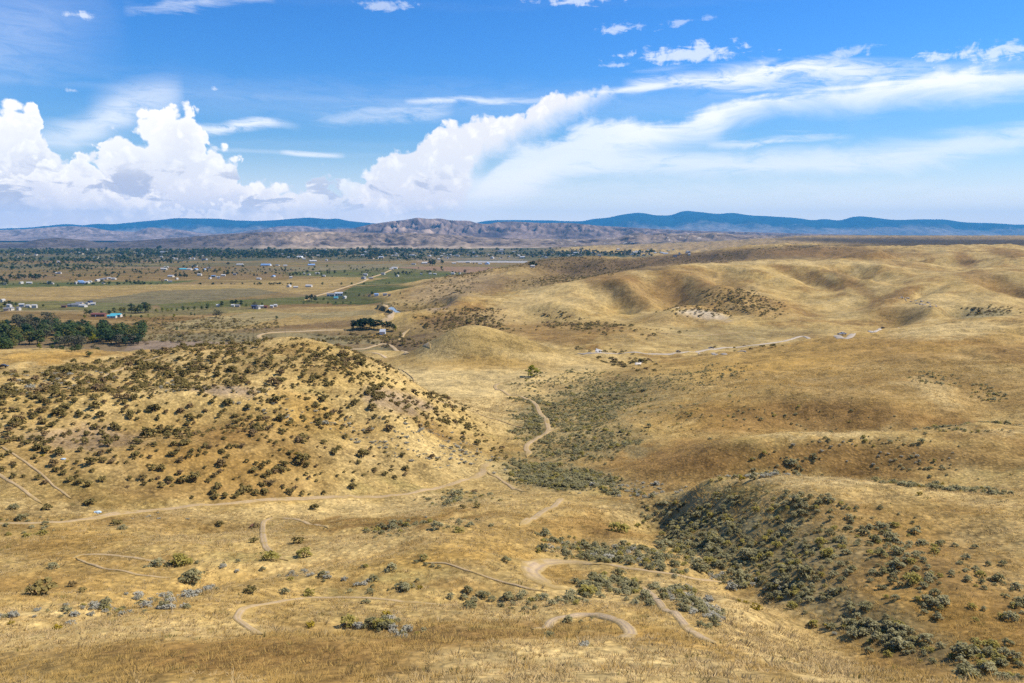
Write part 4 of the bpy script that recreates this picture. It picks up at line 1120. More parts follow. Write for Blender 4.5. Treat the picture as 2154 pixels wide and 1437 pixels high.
track('dirt_track', [(-60, 1103), (0, 1102), (110, 1099), (180, 1093), (260, 1080), (360, 1071), (480, 1060), (560, 1052), (660, 1048), (760, 1046), (850, 1041), (910, 1030), (960, 1016), (1000, 1004), (1018, 994)], 1.38)
track('dirt_track', [(985, 1010), (1008, 1000), (1018, 992), (1016, 984), (1024, 978), (1034, 974)], 2.42, 'plain')
track('dirt_track', [(1108, 962), (1112, 952), (1107, 943), (1118, 930), (1140, 917), (1152, 908), (1153, 898), (1143, 878), (1130, 856), (1118, 844), (1096, 835), (1062, 826), (1042, 816), (1050, 808), (1075, 802)], 1.96)
track('dirt_track', [(1140, 918), (1154, 908), (1170, 904), (1182, 902)], 1.84, 'plain')
track('dirt_track', [(1022, 992), (1036, 1000), (1052, 1008), (1072, 1022), (1092, 1031), (1112, 1036)], 1.04)
track('dirt_track', [(1182, 1048), (1170, 1062), (1150, 1072), (1133, 1083), (1110, 1095), (1093, 1106)], 1.38)
track('dirt_track', [(690, 1112), (668, 1105), (640, 1098), (600, 1091), (566, 1093), (553, 1106), (555, 1135), (563, 1156), (585, 1172), (606, 1180)], 1.04)
track('footpath', [(152, 1176), (172, 1168), (205, 1167), (250, 1170), (310, 1179), (370, 1187)], 0.63)
track('footpath', [(160, 1174), (185, 1186), (225, 1198), (300, 1211), (368, 1216)], 0.46)
track('dirt_track', [(1590, 1196), (1575, 1212), (1545, 1221), (1500, 1223), (1440, 1214), (1360, 1201), (1300, 1192), (1250, 1187), (1205, 1183)], 0.86)
track('dirt_track', [(1262, 1189), (1215, 1184), (1170, 1182), (1132, 1187), (1117, 1198), (1124, 1213), (1144, 1226), (1172, 1237), (1200, 1241)], 2.42, 'many')
track('footpath', [(890, 1184), (930, 1185), (980, 1200), (1040, 1220), (1100, 1236), (1150, 1246)], 0.40)
track('dirt_track', [(552, 1336), (520, 1318), (500, 1302), (508, 1285), (540, 1274), (600, 1264), (660, 1258), (760, 1258), (840, 1266), (920, 1272), (990, 1273)], 0.69)
track('dirt_track', [(1120, 1325), (1160, 1308), (1200, 1298), (1240, 1294), (1282, 1300), (1315, 1316), (1326, 1334), (1305, 1346)], 0.98, 'many')
track('dirt_track', [(1352, 1234), (1385, 1266), (1420, 1290), (1440, 1314), (1470, 1338), (1505, 1356)], 0.81, 'many')
track('footpath', [(-30, 985), (0, 1000), (30, 1018), (60, 1040), (88, 1060)], 0.69)
track('footpath', [(-20, 930), (20, 950), (70, 985), (110, 1020), (150, 1050)], 0.52)
track('footpath', [(838, 776), (870, 800), (905, 826), (950, 848), (1000, 868), (1060, 888), (1110, 903)], 0.52)
track('footpath', [(200, 802), (240, 782), (280, 768), (320, 756), (360, 745)], 0.92)
track('dirt_road', [(556, 716), (546, 711), (545, 706), (565, 701), (600, 699), (650, 697), (700, 695), (740, 694)], 5, 'plain', DIRT * 1.1, dmin=400)
track('dirt_road', [(790, 686), (800, 679), (812, 670), (822, 664), (830, 657), (827, 651), (815, 645), (806, 641)], 8, 'plain', DIRT * 1.15, dmin=400)
track('dirt_road', [(838, 716), (846, 708), (852, 700), (862, 692)], 4, 'plain', DIRT * 1.1, dmin=400)
track('dirt_road', [(640, 714), (680, 724), (720, 734), (760, 735), (830, 734), (905, 733)], 3.5, 'plain', DIRT * 1.1, dmin=400)
track('dirt_road', [(740, 746), (800, 746), (860, 744)], 3.0, 'plain', DIRT * 1.15, dmin=400)
track('road', [(1215, 744), (1250, 743), (1300, 745), (1360, 745), (1420, 743), (1470, 740), (1500, 735), (1550, 731), (1600, 725), (1650, 718), (1700, 711), (1760, 706), (1800, 702)], 3.6, 'gravel', np.array([.44, .36, .26]))
track('road', [(1470, 743), (1520, 744), (1570, 741)], 2.5, 'gravel', np.array([.40, .33, .24]))
track('road', [(1825, 697), (1850, 693), (1890, 690)], 2.2, 'gravel', np.array([.46, .39, .30]))
track('dirt_road', [(1258, 742), (1259, 738), (1254, 734)], 5, 'gravel', np.array([.52, .48, .42]), dmin=400)
track('dirt_track', [(1346, 758), (1345, 764), (1341, 772)], 3.50, 'gravel', CHALK, dmin=450)
track('footpath', [(1380, 700), (1440, 707), (1500, 705), (1560, 700)], 1.15, 'plain')
track('dirt_road', [(640, 632), (690, 616), (735, 602), (765, 592), (800, 578), (838, 562)], 6, 'plain', DIRT, 900, 3500)
track('dirt_road', [(-40, 655), (100, 655), (190, 655)], 5, 'plain', DIRT, 900, 2500)
ALLT = np.concatenate(TRACK_PTS)


def near_track(x, y, pad=0.6):
    """boolean mask of points lying on a track"""
    x = np.asarray(x); y = np.asarray(y)
    out = np.zeros(x.shape, bool)
    cell = {}
    S_ = 6.0
    for px, py, w in ALLT:
        if py < 460: cell.setdefault((int(px // S_), int(py // S_)), []).append((px, py, w))
    kx = (x // S_).astype(int); ky = (y // S_).astype(int)
    hot = set()
    for (a, b) in cell:
        for i in (-1, 0, 1):
            for j in (-1, 0, 1): hot.add((a + i, b + j))
    for i in range(len(x)):
        k = (kx[i], ky[i])
        if k in hot:
            for a in (-1, 0, 1):
                for b in (-1, 0, 1):
                    for px, py, w in cell.get((k[0] + a, k[1] + b), ()):
                        if (px - x[i]) ** 2 + (py - y[i]) ** 2 < (w + pad) ** 2:
                            out[i] = True
    return out


# canal water
def canal():
    bm = bmesh.new()
    vs = [bm.verts.new((x, y, CANAL_H)) for x, y in cw]
    f = bm.faces.new(vs)
    bmesh.ops.triangulate(bm, faces=[f])
    bmesh.ops.recalc_face_normals(bm, faces=bm.faces)
    me = bpy.data.meshes.new('canal_water'); bm.to_mesh(me); bm.free()
    m, g, b = principled('canal_water', 0.12, 0.5)
    b.inputs['Base Color'].default_value = (0.10, 0.14, 0.17, 1)
    b.inputs['IOR'].default_value = 1.33
    bp = g.node('ShaderNodeBump'); bp.inputs['Distance'].default_value = 0.05
    g.put(bp.inputs['Height'], g.noise(g.node('ShaderNodeTexCoord').outputs['Object'], 0.6, 3, 0.6))
    g.put(b.inputs['Normal'], bp.outputs[0])
    me.materials.append(m)
    link('water', me, kind='structure')


canal()

# ------------------------------------------------------------------ plant meshes
def leaf_mat(name, cols, var=0.35, trans=0.25, noise_scale=1.5, bend=0.55):
    """foliage: object-random and position-dependent tint"""
    m, g, b = principled(name, 0.85, 0.15)
    oi = g.node('ShaderNodeObjectInfo')
    ge = g.node('ShaderNodeNewGeometry')
    n = g.noise(ge.outputs['Position'], noise_scale, 2, 0.6)
    f = g.m('MULTIPLY_ADD', oi.outputs['Random'], 0.65, g.mul(g.sub(n, 0.35), 1.0), clamp=True)
    c = g.mix(f, cols[0], cols[1])
    if len(cols) > 2:
        c = g.mix(g.ss(g.m('FRACT', g.mul(oi.outputs['Random'], 7.31)), 0.72, 0.9, 0, 0.9), c, cols[2])
    k = g.add(1 - var * 0.5, g.mul(n, var))
    vm = g.node('ShaderNodeVectorMath', operation='SCALE')
    g.put(vm.inputs[0], c); g.put(vm.inputs['Scale'], k)
    g.put(b.inputs['Base Color'], vm.outputs[0])
    out = [q for q in m.node_tree.nodes if q.type == 'OUTPUT_MATERIAL'][0]
    nm = g.node('ShaderNodeVectorMath', operation='MULTIPLY_ADD')      # blades and leaves scatter light like a soft canopy
    g.put(nm.inputs[0], ge.outputs['Normal']); nm.inputs[1].default_value = (1 - bend,) * 3; nm.inputs[2].default_value = (0, 0, bend)
    nn = g.node('ShaderNodeVectorMath', operation='NORMALIZE'); g.put(nn.inputs[0], nm.outputs[0])
    g.put(b.inputs['Normal'], nn.outputs[0])
    tr = g.node('ShaderNodeBsdfTranslucent')
    g.put(tr.inputs[0], vm.outputs[0])
    mx = g.node('ShaderNodeMixShader'); mx.inputs[0].default_value = trans
    m.node_tree.links.new(b.outputs[0], mx.inputs[1]); m.node_tree.links.new(tr.outputs[0], mx.inputs[2])
    m.node_tree.links.new(mx.outputs[0], out.inputs[0])
    return m


M_SAGE = leaf_mat('sage_leaves', [(0.25, 0.225, 0.095), (0.50, 0.45, 0.24), (0.42, 0.35, 0.08)], bend=0.75, trans=0.35)
M_SILVER = leaf_mat('silver_sage_leaves', [(0.36, 0.34, 0.24), (0.58, 0.54, 0.42)], bend=0.75, trans=0.35)
M_BITTER = leaf_mat('bitterbrush_leaves', [(0.17, 0.135, 0.045), (0.36, 0.275, 0.09), (0.30, 0.20, 0.095)], bend=0.65, trans=0.3)
M_RABBIT = leaf_mat('rabbitbrush_flowers', [(0.30, 0.22, 0.02), (0.46, 0.33, 0.03)])
M_TREE = leaf_mat('tree_leaves', [(0.042, 0.078, 0.026), (0.11, 0.145, 0.042), (0.17, 0.155, 0.035)], noise_scale=0.35)
M_GREYTREE = leaf_mat('grey_tree_leaves', [(0.085, 0.085, 0.042), (0.15, 0.135, 0.075)], noise_scale=0.35)
M_YTREE = leaf_mat('yellow_tree_leaves', [(0.16, 0.17, 0.012), (0.30, 0.27, 0.02)], noise_scale=0.35)
M_DARKTREE = leaf_mat('dark_tree_leaves', [(0.020, 0.045, 0.024), (0.050, 0.085, 0.038)], noise_scale=0.35)
M_BARK, _g, _b = principled('bark', 0.95, 0.1); _b.inputs['Base Color'].default_value = (0.10, 0.075, 0.055, 1)
M_STEM, _g, _b = principled('woody_stem', 0.95, 0.1); _b.inputs['Base Color'].default_value = (0.13, 0.10, 0.075, 1)


def leaf_cloud(r, lobes, per, size, flat=1.0, up=0.35):
    """many small tilted faces spread over overlapping lobes"""
    co = []; fa = []
    for (cx, cy, cz, rad) in lobes:
        for k in range(per):
            th = r.uniform(0, 2 * pi); ph = math.acos(r.uniform(-0.45, 1))
            rr = rad * r.uniform(0.62, 1.06)
            n = np.array([math.sin(ph) * math.cos(th), math.sin(ph) * math.sin(th), math.cos(ph) * flat])
            p = np.array([cx, cy, cz]) + n * rr
            nn = n + np.array([r.gauss(0, .5), r.gauss(0, .5), r.gauss(up, .45)])
            nn /= np.linalg.norm(nn) + 1e-6
            t = np.cross(nn, [0.3, 0.5, 0.8]); t /= np.linalg.norm(t) + 1e-6
            b2 = np.cross(nn, t)
            a = r.uniform(0, 2 * pi); s = size * r.uniform(0.6, 1.4)
            t, b2 = t * math.cos(a) + b2 * math.sin(a), b2 * math.cos(a) - t * math.sin(a)
            i = len(co)
            co += [p + t * s, p + b2 * s * 0.55 + nn * s * .15, p - t * s, p - b2 * s * 0.55 - nn * s * .1]
            fa.append((i, i + 1, i + 2, i + 3))
    return np.array(co), np.array(fa)


def bush_lobes(r, n, w, h):
    lob = []
    for i in range(n):
        a = i * 2.4 + r.uniform(-.4, .4); q = w * 0.5 * math.sqrt((i + .6) / n) * 0.78
        rad = r.uniform(0.2, 0.34) * w * 0.62
        z = h * (1 - (q / (w * 0.5)) ** 2 * 0.55) - rad * 0.8
        lob.append((q * math.cos(a), q * math.sin(a), max(z * r.uniform(0.45, 1.0), rad * 0.35), rad))
    return lob


def stem_mesh(name, r, n, w, h, mat, rad=0.03):
    bm = bmesh.new()
    for i in range(n):
        a = r.uniform(0, 2 * pi); q = r.uniform(0.15, 0.42) * w
        top = Vector((q * math.cos(a), q * math.sin(a), h * r.uniform(0.5, 0.85)))
        base = Vector((q * 0.15 * math.cos(a), q * .15 * math.sin(a), -0.15))
        ring0 = []; ring1 = []
        for k in range(4):
            o = Vector((math.cos(k * pi / 2), math.sin(k * pi / 2), 0))
            ring0.append(bm.verts.new(base + o * rad)); ring1.append(bm.verts.new(top + o * rad * 0.35))
        for k in range(4):
            bm.faces.new((ring0[k], ring0[(k + 1) % 4], ring1[(k + 1) % 4], ring1[k]))
    me = bpy.data.meshes.new(name); bm.to_mesh(me); bm.free(); me.materials.append(mat)
    return me


def bush_set(name, mat, nvar, w, h, lobes, per, leaf, seed):
    out = []
    for i in range(nvar):
        r = random.Random(seed + i)
        co, fa = leaf_cloud(r, bush_lobes(r, lobes, w, h), per, leaf)
        co[:, 2] = np.maximum(co[:, 2], -0.05)
        me = raw_mesh('foliage', co, fa, mat, smooth=False)
        out.append((me, stem_mesh('stem', r, 5, w, h, M_STEM)))
    return out


SAGE = bush_set('sagebrush', M_SAGE, 4, 1.0, 0.78, 11, 30, 0.075, 10)
SILV = bush_set('silver_sagebrush', M_SILVER, 3, 1.0, 0.62, 10, 30, 0.07, 30)
BITT = bush_set('bitterbrush', M_BITTER, 4, 1.0, 0.85, 9, 26, 0.10, 50)
RABB = bush_set('rabbitbrush', M_RABBIT, 2, 1.0, 0.7, 9, 26, 0.07, 70)


def thing(name, loc, label, cat, group=None, rz=0.0, sc=1.0):
    o = bpy.data.objects.new(name, None)
    COL.objects.link(o)
    o.empty_display_size = 0.2
    o.location = loc; o.rotation_euler = (0, 0, rz)
    o.scale = (sc, sc, sc) if not isinstance(sc, tuple) else sc
    o['label'] = label; o['category'] = cat
    if group: o['group'] = group
    return o


def bush(kind, var, x, y, w, label, cat, group, hsc=1.0, lift=0.0):
    name = {'sage': 'sagebrush', 'silver': 'silver_sagebrush', 'bitter': 'dark_shrub', 'rabbit': 'rabbitbrush'}[kind]
    S = {'sage': SAGE, 'silver': SILV, 'bitter': BITT, 'rabbit': RABB}[kind]
    fo, st = S[var % len(S)]
    o = thing(name, (x, y, float(height(x, y)) - 0.04 * w), label, cat, group, (var * 2.399) % 6.28, (w, w, w * hsc))
    link('foliage', fo, o); link('stem', st, o)
    return o


# ------------------------------------------------------------------ scatter helpers
def visible(x, y, z):
    """is the point above the terrain seen from the camera"""
    n = 160
    t = np.linspace(0.03, 0.985, n) ** 1.0
    ok = np.ones(len(x), bool)
    for i in range(0, len(x), 4000):
        sl = slice(i, i + 4000)
        X = x[sl, None] * t; Y = y[sl, None] * t; Z = CAMZ + (z[sl, None] - CAMZ) * t
        m = Y > 13
        ok[sl] = ~np.any((height(X, np.maximum(Y, 13)) > Z) & m, axis=1)
    return ok


def region_points(regs, seed):
    """scatter over world area with a density (per square metre) given by soft ellipses in survey pixels"""
    r = np.random.default_rng(seed)
    P_ = []
    for ri, (cu, cv, ru, rv, rot, dens, d0, d1) in enumerate(regs):
        # world candidates: area-uniform inside a wedge
        s0, s1 = (cu - 1.5 * ru - PW / 2) / FPX, (cu + 1.5 * ru - PW / 2) / FPX
        area = (s1 - s0) * (d1 ** 2 - d0 ** 2) / 2
        n = int(area * dens)
        if n < 1: continue
        n = min(n, 400000)
        d = np.sqrt(r.uniform(d0 ** 2, d1 ** 2, n)); s = r.uniform(s0, s1, n)
        x = s * d; z = height(x, d)
        u, v = screen(x, d, z)
        a = math.radians(rot)
        lwn = np.clip(v - 480, 6, 400)
        pn = fbm(x / 9, d / 9, 3); pn2 = fbm(x / 3.2 + 5, d / 3.2, 2)
        uw = u + lwn * 0.25 * pn; vw = v + lwn * 0.07 * pn
        du, dv = uw - cu, vw - cv
        q = np.hypot((du * math.cos(a) + dv * math.sin(a)) / ru, (-du * math.sin(a) + dv * math.cos(a)) / rv)
        prob = (1 - sstep(0.55, 1.25, q)) * np.clip(0.75 + 1.6 * pn2 + 0.9 * pn, 0.05, 1)
        k = r.uniform(0, 1, n) < prob
        P_.append(np.stack([x[k], d[k], z[k], np.full(k.sum(), ri), u[k], v[k]], 1))
    return np.concatenate(P_)


def stuff_scatter(name, sources, pts, rot, scl, idx):
    """one object: points that carry instances of the small source meshes"""
    me = bpy.data.meshes.new(name)
    me.vertices.add(len(pts)); me.vertices.foreach_set('co', np.ascontiguousarray(pts, np.float32).ravel())
    a = me.attributes.new('rot', 'FLOAT_VECTOR', 'POINT'); a.data.foreach_set('vector', np.ascontiguousarray(rot, np.float32).ravel())
    a = me.attributes.new('scl', 'FLOAT_VECTOR', 'POINT'); a.data.foreach_set('vector', np.ascontiguousarray(scl, np.float32).ravel())
    a = me.attributes.new('idx', 'INT', 'POINT'); a.data.foreach_set('value', np.ascontiguousarray(idx, np.int32))
    ng = bpy.data.node_groups.new(name, 'GeometryNodeTree')
    ng.interface.new_socket('Geometry', in_out='INPUT', socket_type='NodeSocketGeometry')
    ng.interface.new_socket('Geometry', in_out='OUTPUT', socket_type='NodeSocketGeometry')
    N, Lk = ng.nodes, ng.links
    gi, go = N.new('NodeGroupInput'), N.new('NodeGroupOutput')
    ip = N.new('GeometryNodeInstanceOnPoints')
    ip.inputs['Pick Instance'].default_value = True
    jn = N.new('GeometryNodeJoinGeometry')
    for s in reversed(sources):
        so = bpy.data.objects.new(s.name, s)
        oi = N.new('GeometryNodeObjectInfo'); oi.inputs['Object'].default_value = so
        oi.inputs['As Instance'].default_value = True
        Lk.new(oi.outputs['Geometry'], jn.inputs[0])

    def na(nm, ty):
        n = N.new('GeometryNodeInputNamedAttribute'); n.data_type = ty; n.inputs['Name'].default_value = nm
        return n.outputs['Attribute']
    Lk.new(gi.outputs[0], ip.inputs['Points'])
    Lk.new(jn.outputs[0], ip.inputs['Instance'])
    Lk.new(na('idx', 'INT'), ip.inputs['Instance Index'])
    Lk.new(na('rot', 'FLOAT_VECTOR'), ip.inputs['Rotation'])
    Lk.new(na('scl', 'FLOAT_VECTOR'), ip.inputs['Scale'])
    Lk.new(ip.outputs[0], go.inputs[0])
    o = link(name, me, kind='stuff')
    md = o.modifiers.new('scatter', 'NODES'); md.node_group = ng
    return o


def short(lab):
    w = lab.split()
    for drop in ('medium', 'sized', 'the', 'the', 'the', 'grey', 'pale', 'olive', 'very', 'flowering'):
        if len(w) > 16 and drop in w:
            k = len(w) - 1 - w[::-1].index(drop) if drop == 'the' else w.index(drop)
            w.pop(k)
    return ' '.join(w)


def spot_words(du, dv):
    """where in its patch, from offsets scaled by the patch radii"""
    h = 'far left' if du < -0.6 else 'left' if du < -0.2 else 'middle' if du < 0.2 else 'right' if du < 0.6 else 'far right'
    v = 'far edge' if dv < -0.45 else 'near edge' if dv > 0.45 else 'centre line'
    return v + ' ' + h


def scatter_kind(kind, pts, width, hsc, regs, cat, group, top=300, seed=1, stuff_name='shrubs', vis=True):
    r = np.random.default_rng(seed)
    n = len(pts)
    w = width * np.exp(r.normal(-0.04, 0.38, n))
    bad = near_track(pts[:, 0], pts[:, 1], 0.25)
    inframe = (pts[:, 4] > -20) & (pts[:, 4] < PW + 20) & (pts[:, 5] < PH + 60)
    v = visible(pts[:, 0], pts[:, 1], pts[:, 2] + w * 0.4) & inframe & ~bad
    score = np.where(v, w / pts[:, 1], -1)
    order = np.argsort(-score)
    big = [i for i in order[:top] if score[i] > 0]
    var = r.integers(0, 1000, n)
    used = {}
    for i in big:
        rg = regs[int(pts[i, 3])]
        ws = w[i] / width
        size = 'small' if ws < 0.85 else ('medium sized' if ws < 1.25 else ('large' if ws < 1.7 else 'very large'))
        lab = short('%s %s, %s' % (size, rg[8], spot_words((pts[i, 4] - rg[0]) / rg[2], (pts[i, 5] - rg[1]) / rg[3])))
        bush(kind, int(var[i]), pts[i, 0], pts[i, 1], float(w[i]), lab, cat, group, hsc)
    mask = ~bad; mask[big] = False
    q = np.nonzero(mask)[0]
    S = {'sage': SAGE, 'silver': SILV, 'bitter': BITT, 'rabbit': RABB}[kind]
    if len(q):
        rot = np.zeros((len(q), 3)); rot[:, 2] = r.uniform(0, 6.28, len(q))
        scl = np.stack([w[q] * r.uniform(.85, 1.2, len(q)), w[q], w[q] * hsc * r.uniform(.8, 1.15, len(q))], 1)
        p = pts[q, :3].copy(); p[:, 2] -= 0.05 * w[q]
        stuff_scatter(stuff_name, [a for a, _ in S], p, rot, scl, var[q] % len(S))
    return big


# ------------------------------------------------------------------ shrubs of the slopes
SAGE_R = [  # cu, cv, ru, rv, rot, density, d0, d1, description
    (1480, 1110, 115, 48, 18, 2.5935, 95, 170, 'grey green sagebrush in the dense thicket right of the bare ridge end'),
    (1560, 1185, 170, 55, 22, 2.0995, 75, 130, 'grey green sagebrush filling the gully below the right hand slope'),
    (1760, 1290, 170, 48, 24, 1.6672, 60, 105, 'grey green sagebrush along the gully floor at lower right'),
    (1880, 1345, 110, 34, 18, 2.5935, 52, 80, 'sagebrush in the thick clump low in the gully at right'),
    (2090, 1400, 90, 50, 10, 2.9640, 44, 66, 'sagebrush in the clump at the lower right corner'),
    (1830, 1180, 330, 95, 16, 0.9485, 60, 140, 'sagebrush scattered on the brown right hand slope'),
    (1660, 1060, 200, 25, 4, 0.9485, 95, 150, 'sagebrush on the lit brow of the near right hand slope'),
    (1165, 1003, 130, 26, 6, 3.3345, 160, 230, 'sagebrush in the dark thicket beside the track junction'),
    (1120, 880, 36, 62, 0, 1.8896, 225, 340, 'sagebrush on the flat left of the winding track'),
    (1230, 935, 110, 36, -8, 1.4449, 200, 300, 'sagebrush in the draw right of the lower track bend'),
    (1240, 855, 115, 45, -18, 1.3042, 250, 400, 'sagebrush on the slope right of the winding track'),
    (1180, 800, 110, 12, -8, 0.5187, 340, 440, 'sagebrush strip beside the lone round tree'),
    (1290, 1165, 160, 24, 8, 1.5561, 82, 120, 'sagebrush in the belt above the looping bare track'),
    (1330, 1190, 190, 12, 8, 1.4820, 80, 110, 'sagebrush along the upper edge of the looping bare track'),
    (1270, 1240, 110, 22, -5, 1.4820, 68, 95, 'sagebrush below the looping bare track'),
    (1390, 1255, 90, 34, 15, 1.3338, 62, 95, 'sagebrush on the knoll right of the looping bare track'),
    (1120, 1268, 130, 16, 0, 1.1115, 62, 90, 'sagebrush in the hollow under the looping bare track'),
    (1460, 1290, 60, 34, 25, 1.1115, 56, 85, 'sagebrush beside the rutted track near the right hand gully'),
    (1200, 1310, 110, 6, 0, 0.4940, 54, 72, 'sagebrush behind the lowest track curve'),
    (800, 1318, 80, 16, 6, 2.2230, 52, 68, 'sagebrush clump on the low rise at bottom centre'),
    (1640, 975, 90, 20, 0, 0.5928, 150, 230, 'sagebrush on the second ridge at right'),
    (1830, 935, 160, 12, 0, 0.5187, 150, 210, 'sagebrush below the crest of the second ridge'),
    (1960, 985, 110, 18, 5, 0.5928, 120, 200, 'sagebrush on the dark face under the second ridge'),
    (1600, 1008, 110, 9, 0, 0.8892, 120, 180, 'sagebrush along the lit brow in front of the second ridge'),
    (1990, 1034, 140, 12, 4, 1.1115, 110, 170, 'sagebrush in the swale behind the near right hand slope'),
    (2035, 903, 100, 7, -4, 0.9262, 170, 230, 'sagebrush along the crest of the second ridge at far right'),
    (1975, 797, 60, 14, 0, 0.3705, 240, 380, 'sagebrush patch high on the big brown slope'),
    (2085, 828, 40, 20, 0, 0.5928, 220, 320, 'sagebrush patch near the right edge of the big brown slope'),
    (1440, 800, 150, 22, -10, 0.3334, 280, 460, 'sagebrush on the shoulder right of the cone shaped hill'),
    (1720, 880, 220, 22, 3, 0.1111, 200, 300, 'sagebrush on the dark face of the big brown slope'),
    (1470, 880, 150, 40, -10, 0.1111, 200, 340, 'sagebrush on the tan slope right of the draw'),
    (450, 1185, 160, 9, -4, 0.3952, 80, 110, 'sagebrush along the swale at lower left'),
    (640, 1235, 140, 22, 4, 0.1729, 64, 95, 'sagebrush on the slope below the swale'),
    (230, 1280, 240, 11, -9, 0.6422, 54, 85, 'sagebrush along the diagonal line at lower left'),
    (870, 1110, 130, 9, -6, 0.8151, 95, 130, 'sagebrush along the shaded bank left of the ridge end'),
    (960, 1050, 80, 10, -8, 0.4446, 130, 180, 'sagebrush below the track junction'),
    (880, 1190, 110, 14, -5, 0.4446, 78, 110, 'sagebrush on the slope left of the looping bare track'),
    (820, 1235, 120, 14, -4, 0.3458, 66, 90, 'sagebrush on the open slope at bottom centre'),
    (60, 1110, 110, 20, 0, 0.2223, 100, 140, 'sagebrush beside the left end of the track'),
    (1260, 1030, 100, 9, 6, 1.1115, 140, 190, 'sagebrush on the crest above the right hand thicket'),
]
sp = region_points([q[:8] for q in SAGE_R], 101)
scatter_kind('sage', sp, 0.70, 0.9, SAGE_R, 'shrub', 'grey green sagebrush of the draws', 300, 5, 'sagebrush')

SILV_R = [
    (860, 930, 170, 40, 12, 0.4320, 150, 260, 'pale silver sagebrush on the right flank of the bushy left hill'),
    (470, 835, 170, 30, 6, 0.1620, 170, 240, 'pale silver sagebrush among the dark shrubs of the left hill'),
    (600, 870, 140, 22, 14, 0.2430, 160, 230, 'pale silver sagebrush along the spur of the left hill'),
    (120, 805, 170, 24, -4, 0.2700, 180, 260, 'pale silver sagebrush at the left end of the bushy hill'),
    (330, 1262, 170, 12, -10, 0.5940, 58, 80, 'pale silver sagebrush along the diagonal line at lower left'),
    (120, 1300, 160, 14, -6, 0.5400, 52, 72, 'pale silver sagebrush near the lower left corner'),
    (520, 1190, 70, 8, -3, 0.8100, 84, 104, 'pale silver sagebrush in the swale at lower left'),
    (700, 1215, 90, 10, 2, 0.5940, 70, 95, 'pale silver sagebrush on the open slope at bottom left'),
    (1430, 1265, 70, 26, 20, 0.8100, 60, 90, 'pale silver sagebrush on the knoll beside the rutted track'),
    (1510, 1300, 40, 34, 30, 0.7020, 56, 82, 'pale silver sagebrush on the lit bank above the gully'),
    (1560, 1225, 80, 18, 10, 0.8100, 78, 100, 'pale silver sagebrush at the mouth of the gully'),
    (1620, 1003, 110, 7, 0, 0.5940, 120, 170, 'pale silver sagebrush on the brow below the second ridge'),
    (1330, 1030, 110, 14, 0, 0.4860, 140, 190, 'pale silver sagebrush by the head of the thicket'),
    (780, 1085, 90, 8, -6, 0.4860, 100, 130, 'pale silver sagebrush on the shaded bank'),
    (1900, 960, 180, 22, 4, 0.1350, 130, 210, 'pale silver sagebrush on the dark face under the second ridge'),
    (800, 1318, 90, 18, 6, 0.9450, 52, 68, 'pale silver sagebrush in the clump at bottom centre'),
    (1290, 1170, 150, 20, 8, 0.3780, 82, 118, 'pale silver sagebrush above the looping bare track'),
    (300, 1085, 90, 8, -3, 0.2700, 112, 140, 'pale silver sagebrush by the track at left'),
]
vp = region_points([q[:8] for q in SILV_R], 102)
scatter_kind('silver', vp, 0.72, 0.9, SILV_R, 'shrub', 'pale silver sagebrush', 300, 6, 'silver_sagebrush')

BITT_R = [
    (560, 770, 330, 50, 2, 0.3550, 170, 300, 'dark olive shrub near the crest of the left hill'),
    (230, 800, 300, 40, -6, 0.3352, 160, 300, 'dark olive shrub on the left shoulder of the bushy hill'),
    (420, 870, 470, 66, 0, 0.3155, 145, 260, 'dark olive shrub on the face of the left hill'),
    (400, 980, 470, 60, 0, 0.2548, 120, 210, 'dark olive shrub low on the face of the left hill'),
    (760, 790, 110, 40, 30, 0.3155, 190, 300, 'dark olive shrub on the right crest of the left hill'),
    (920, 860, 110, 26, 26, 0.2761, 190, 300, 'dark olive shrub on the spur running down to the draw'),
    (560, 1040, 130, 12, -3, 0.6310, 125, 170, 'dark shrub in the thicket at the foot of the left hill'),
    (1000, 930, 80, 30, 20, 0.1183, 190, 280, 'dark shrub beside the draw'),
    (70, 900, 140, 60, 0, 0.2958, 130, 230, 'dark shrub at the left edge of the bushy hill'),
]
bp_ = region_points([q[:8] for q in BITT_R], 103)
scatter_kind('bitter', bp_, 1.12, 0.9, BITT_R, 'shrub', 'dark shrubs on the left hill', 300, 7, 'dark_shrubs')

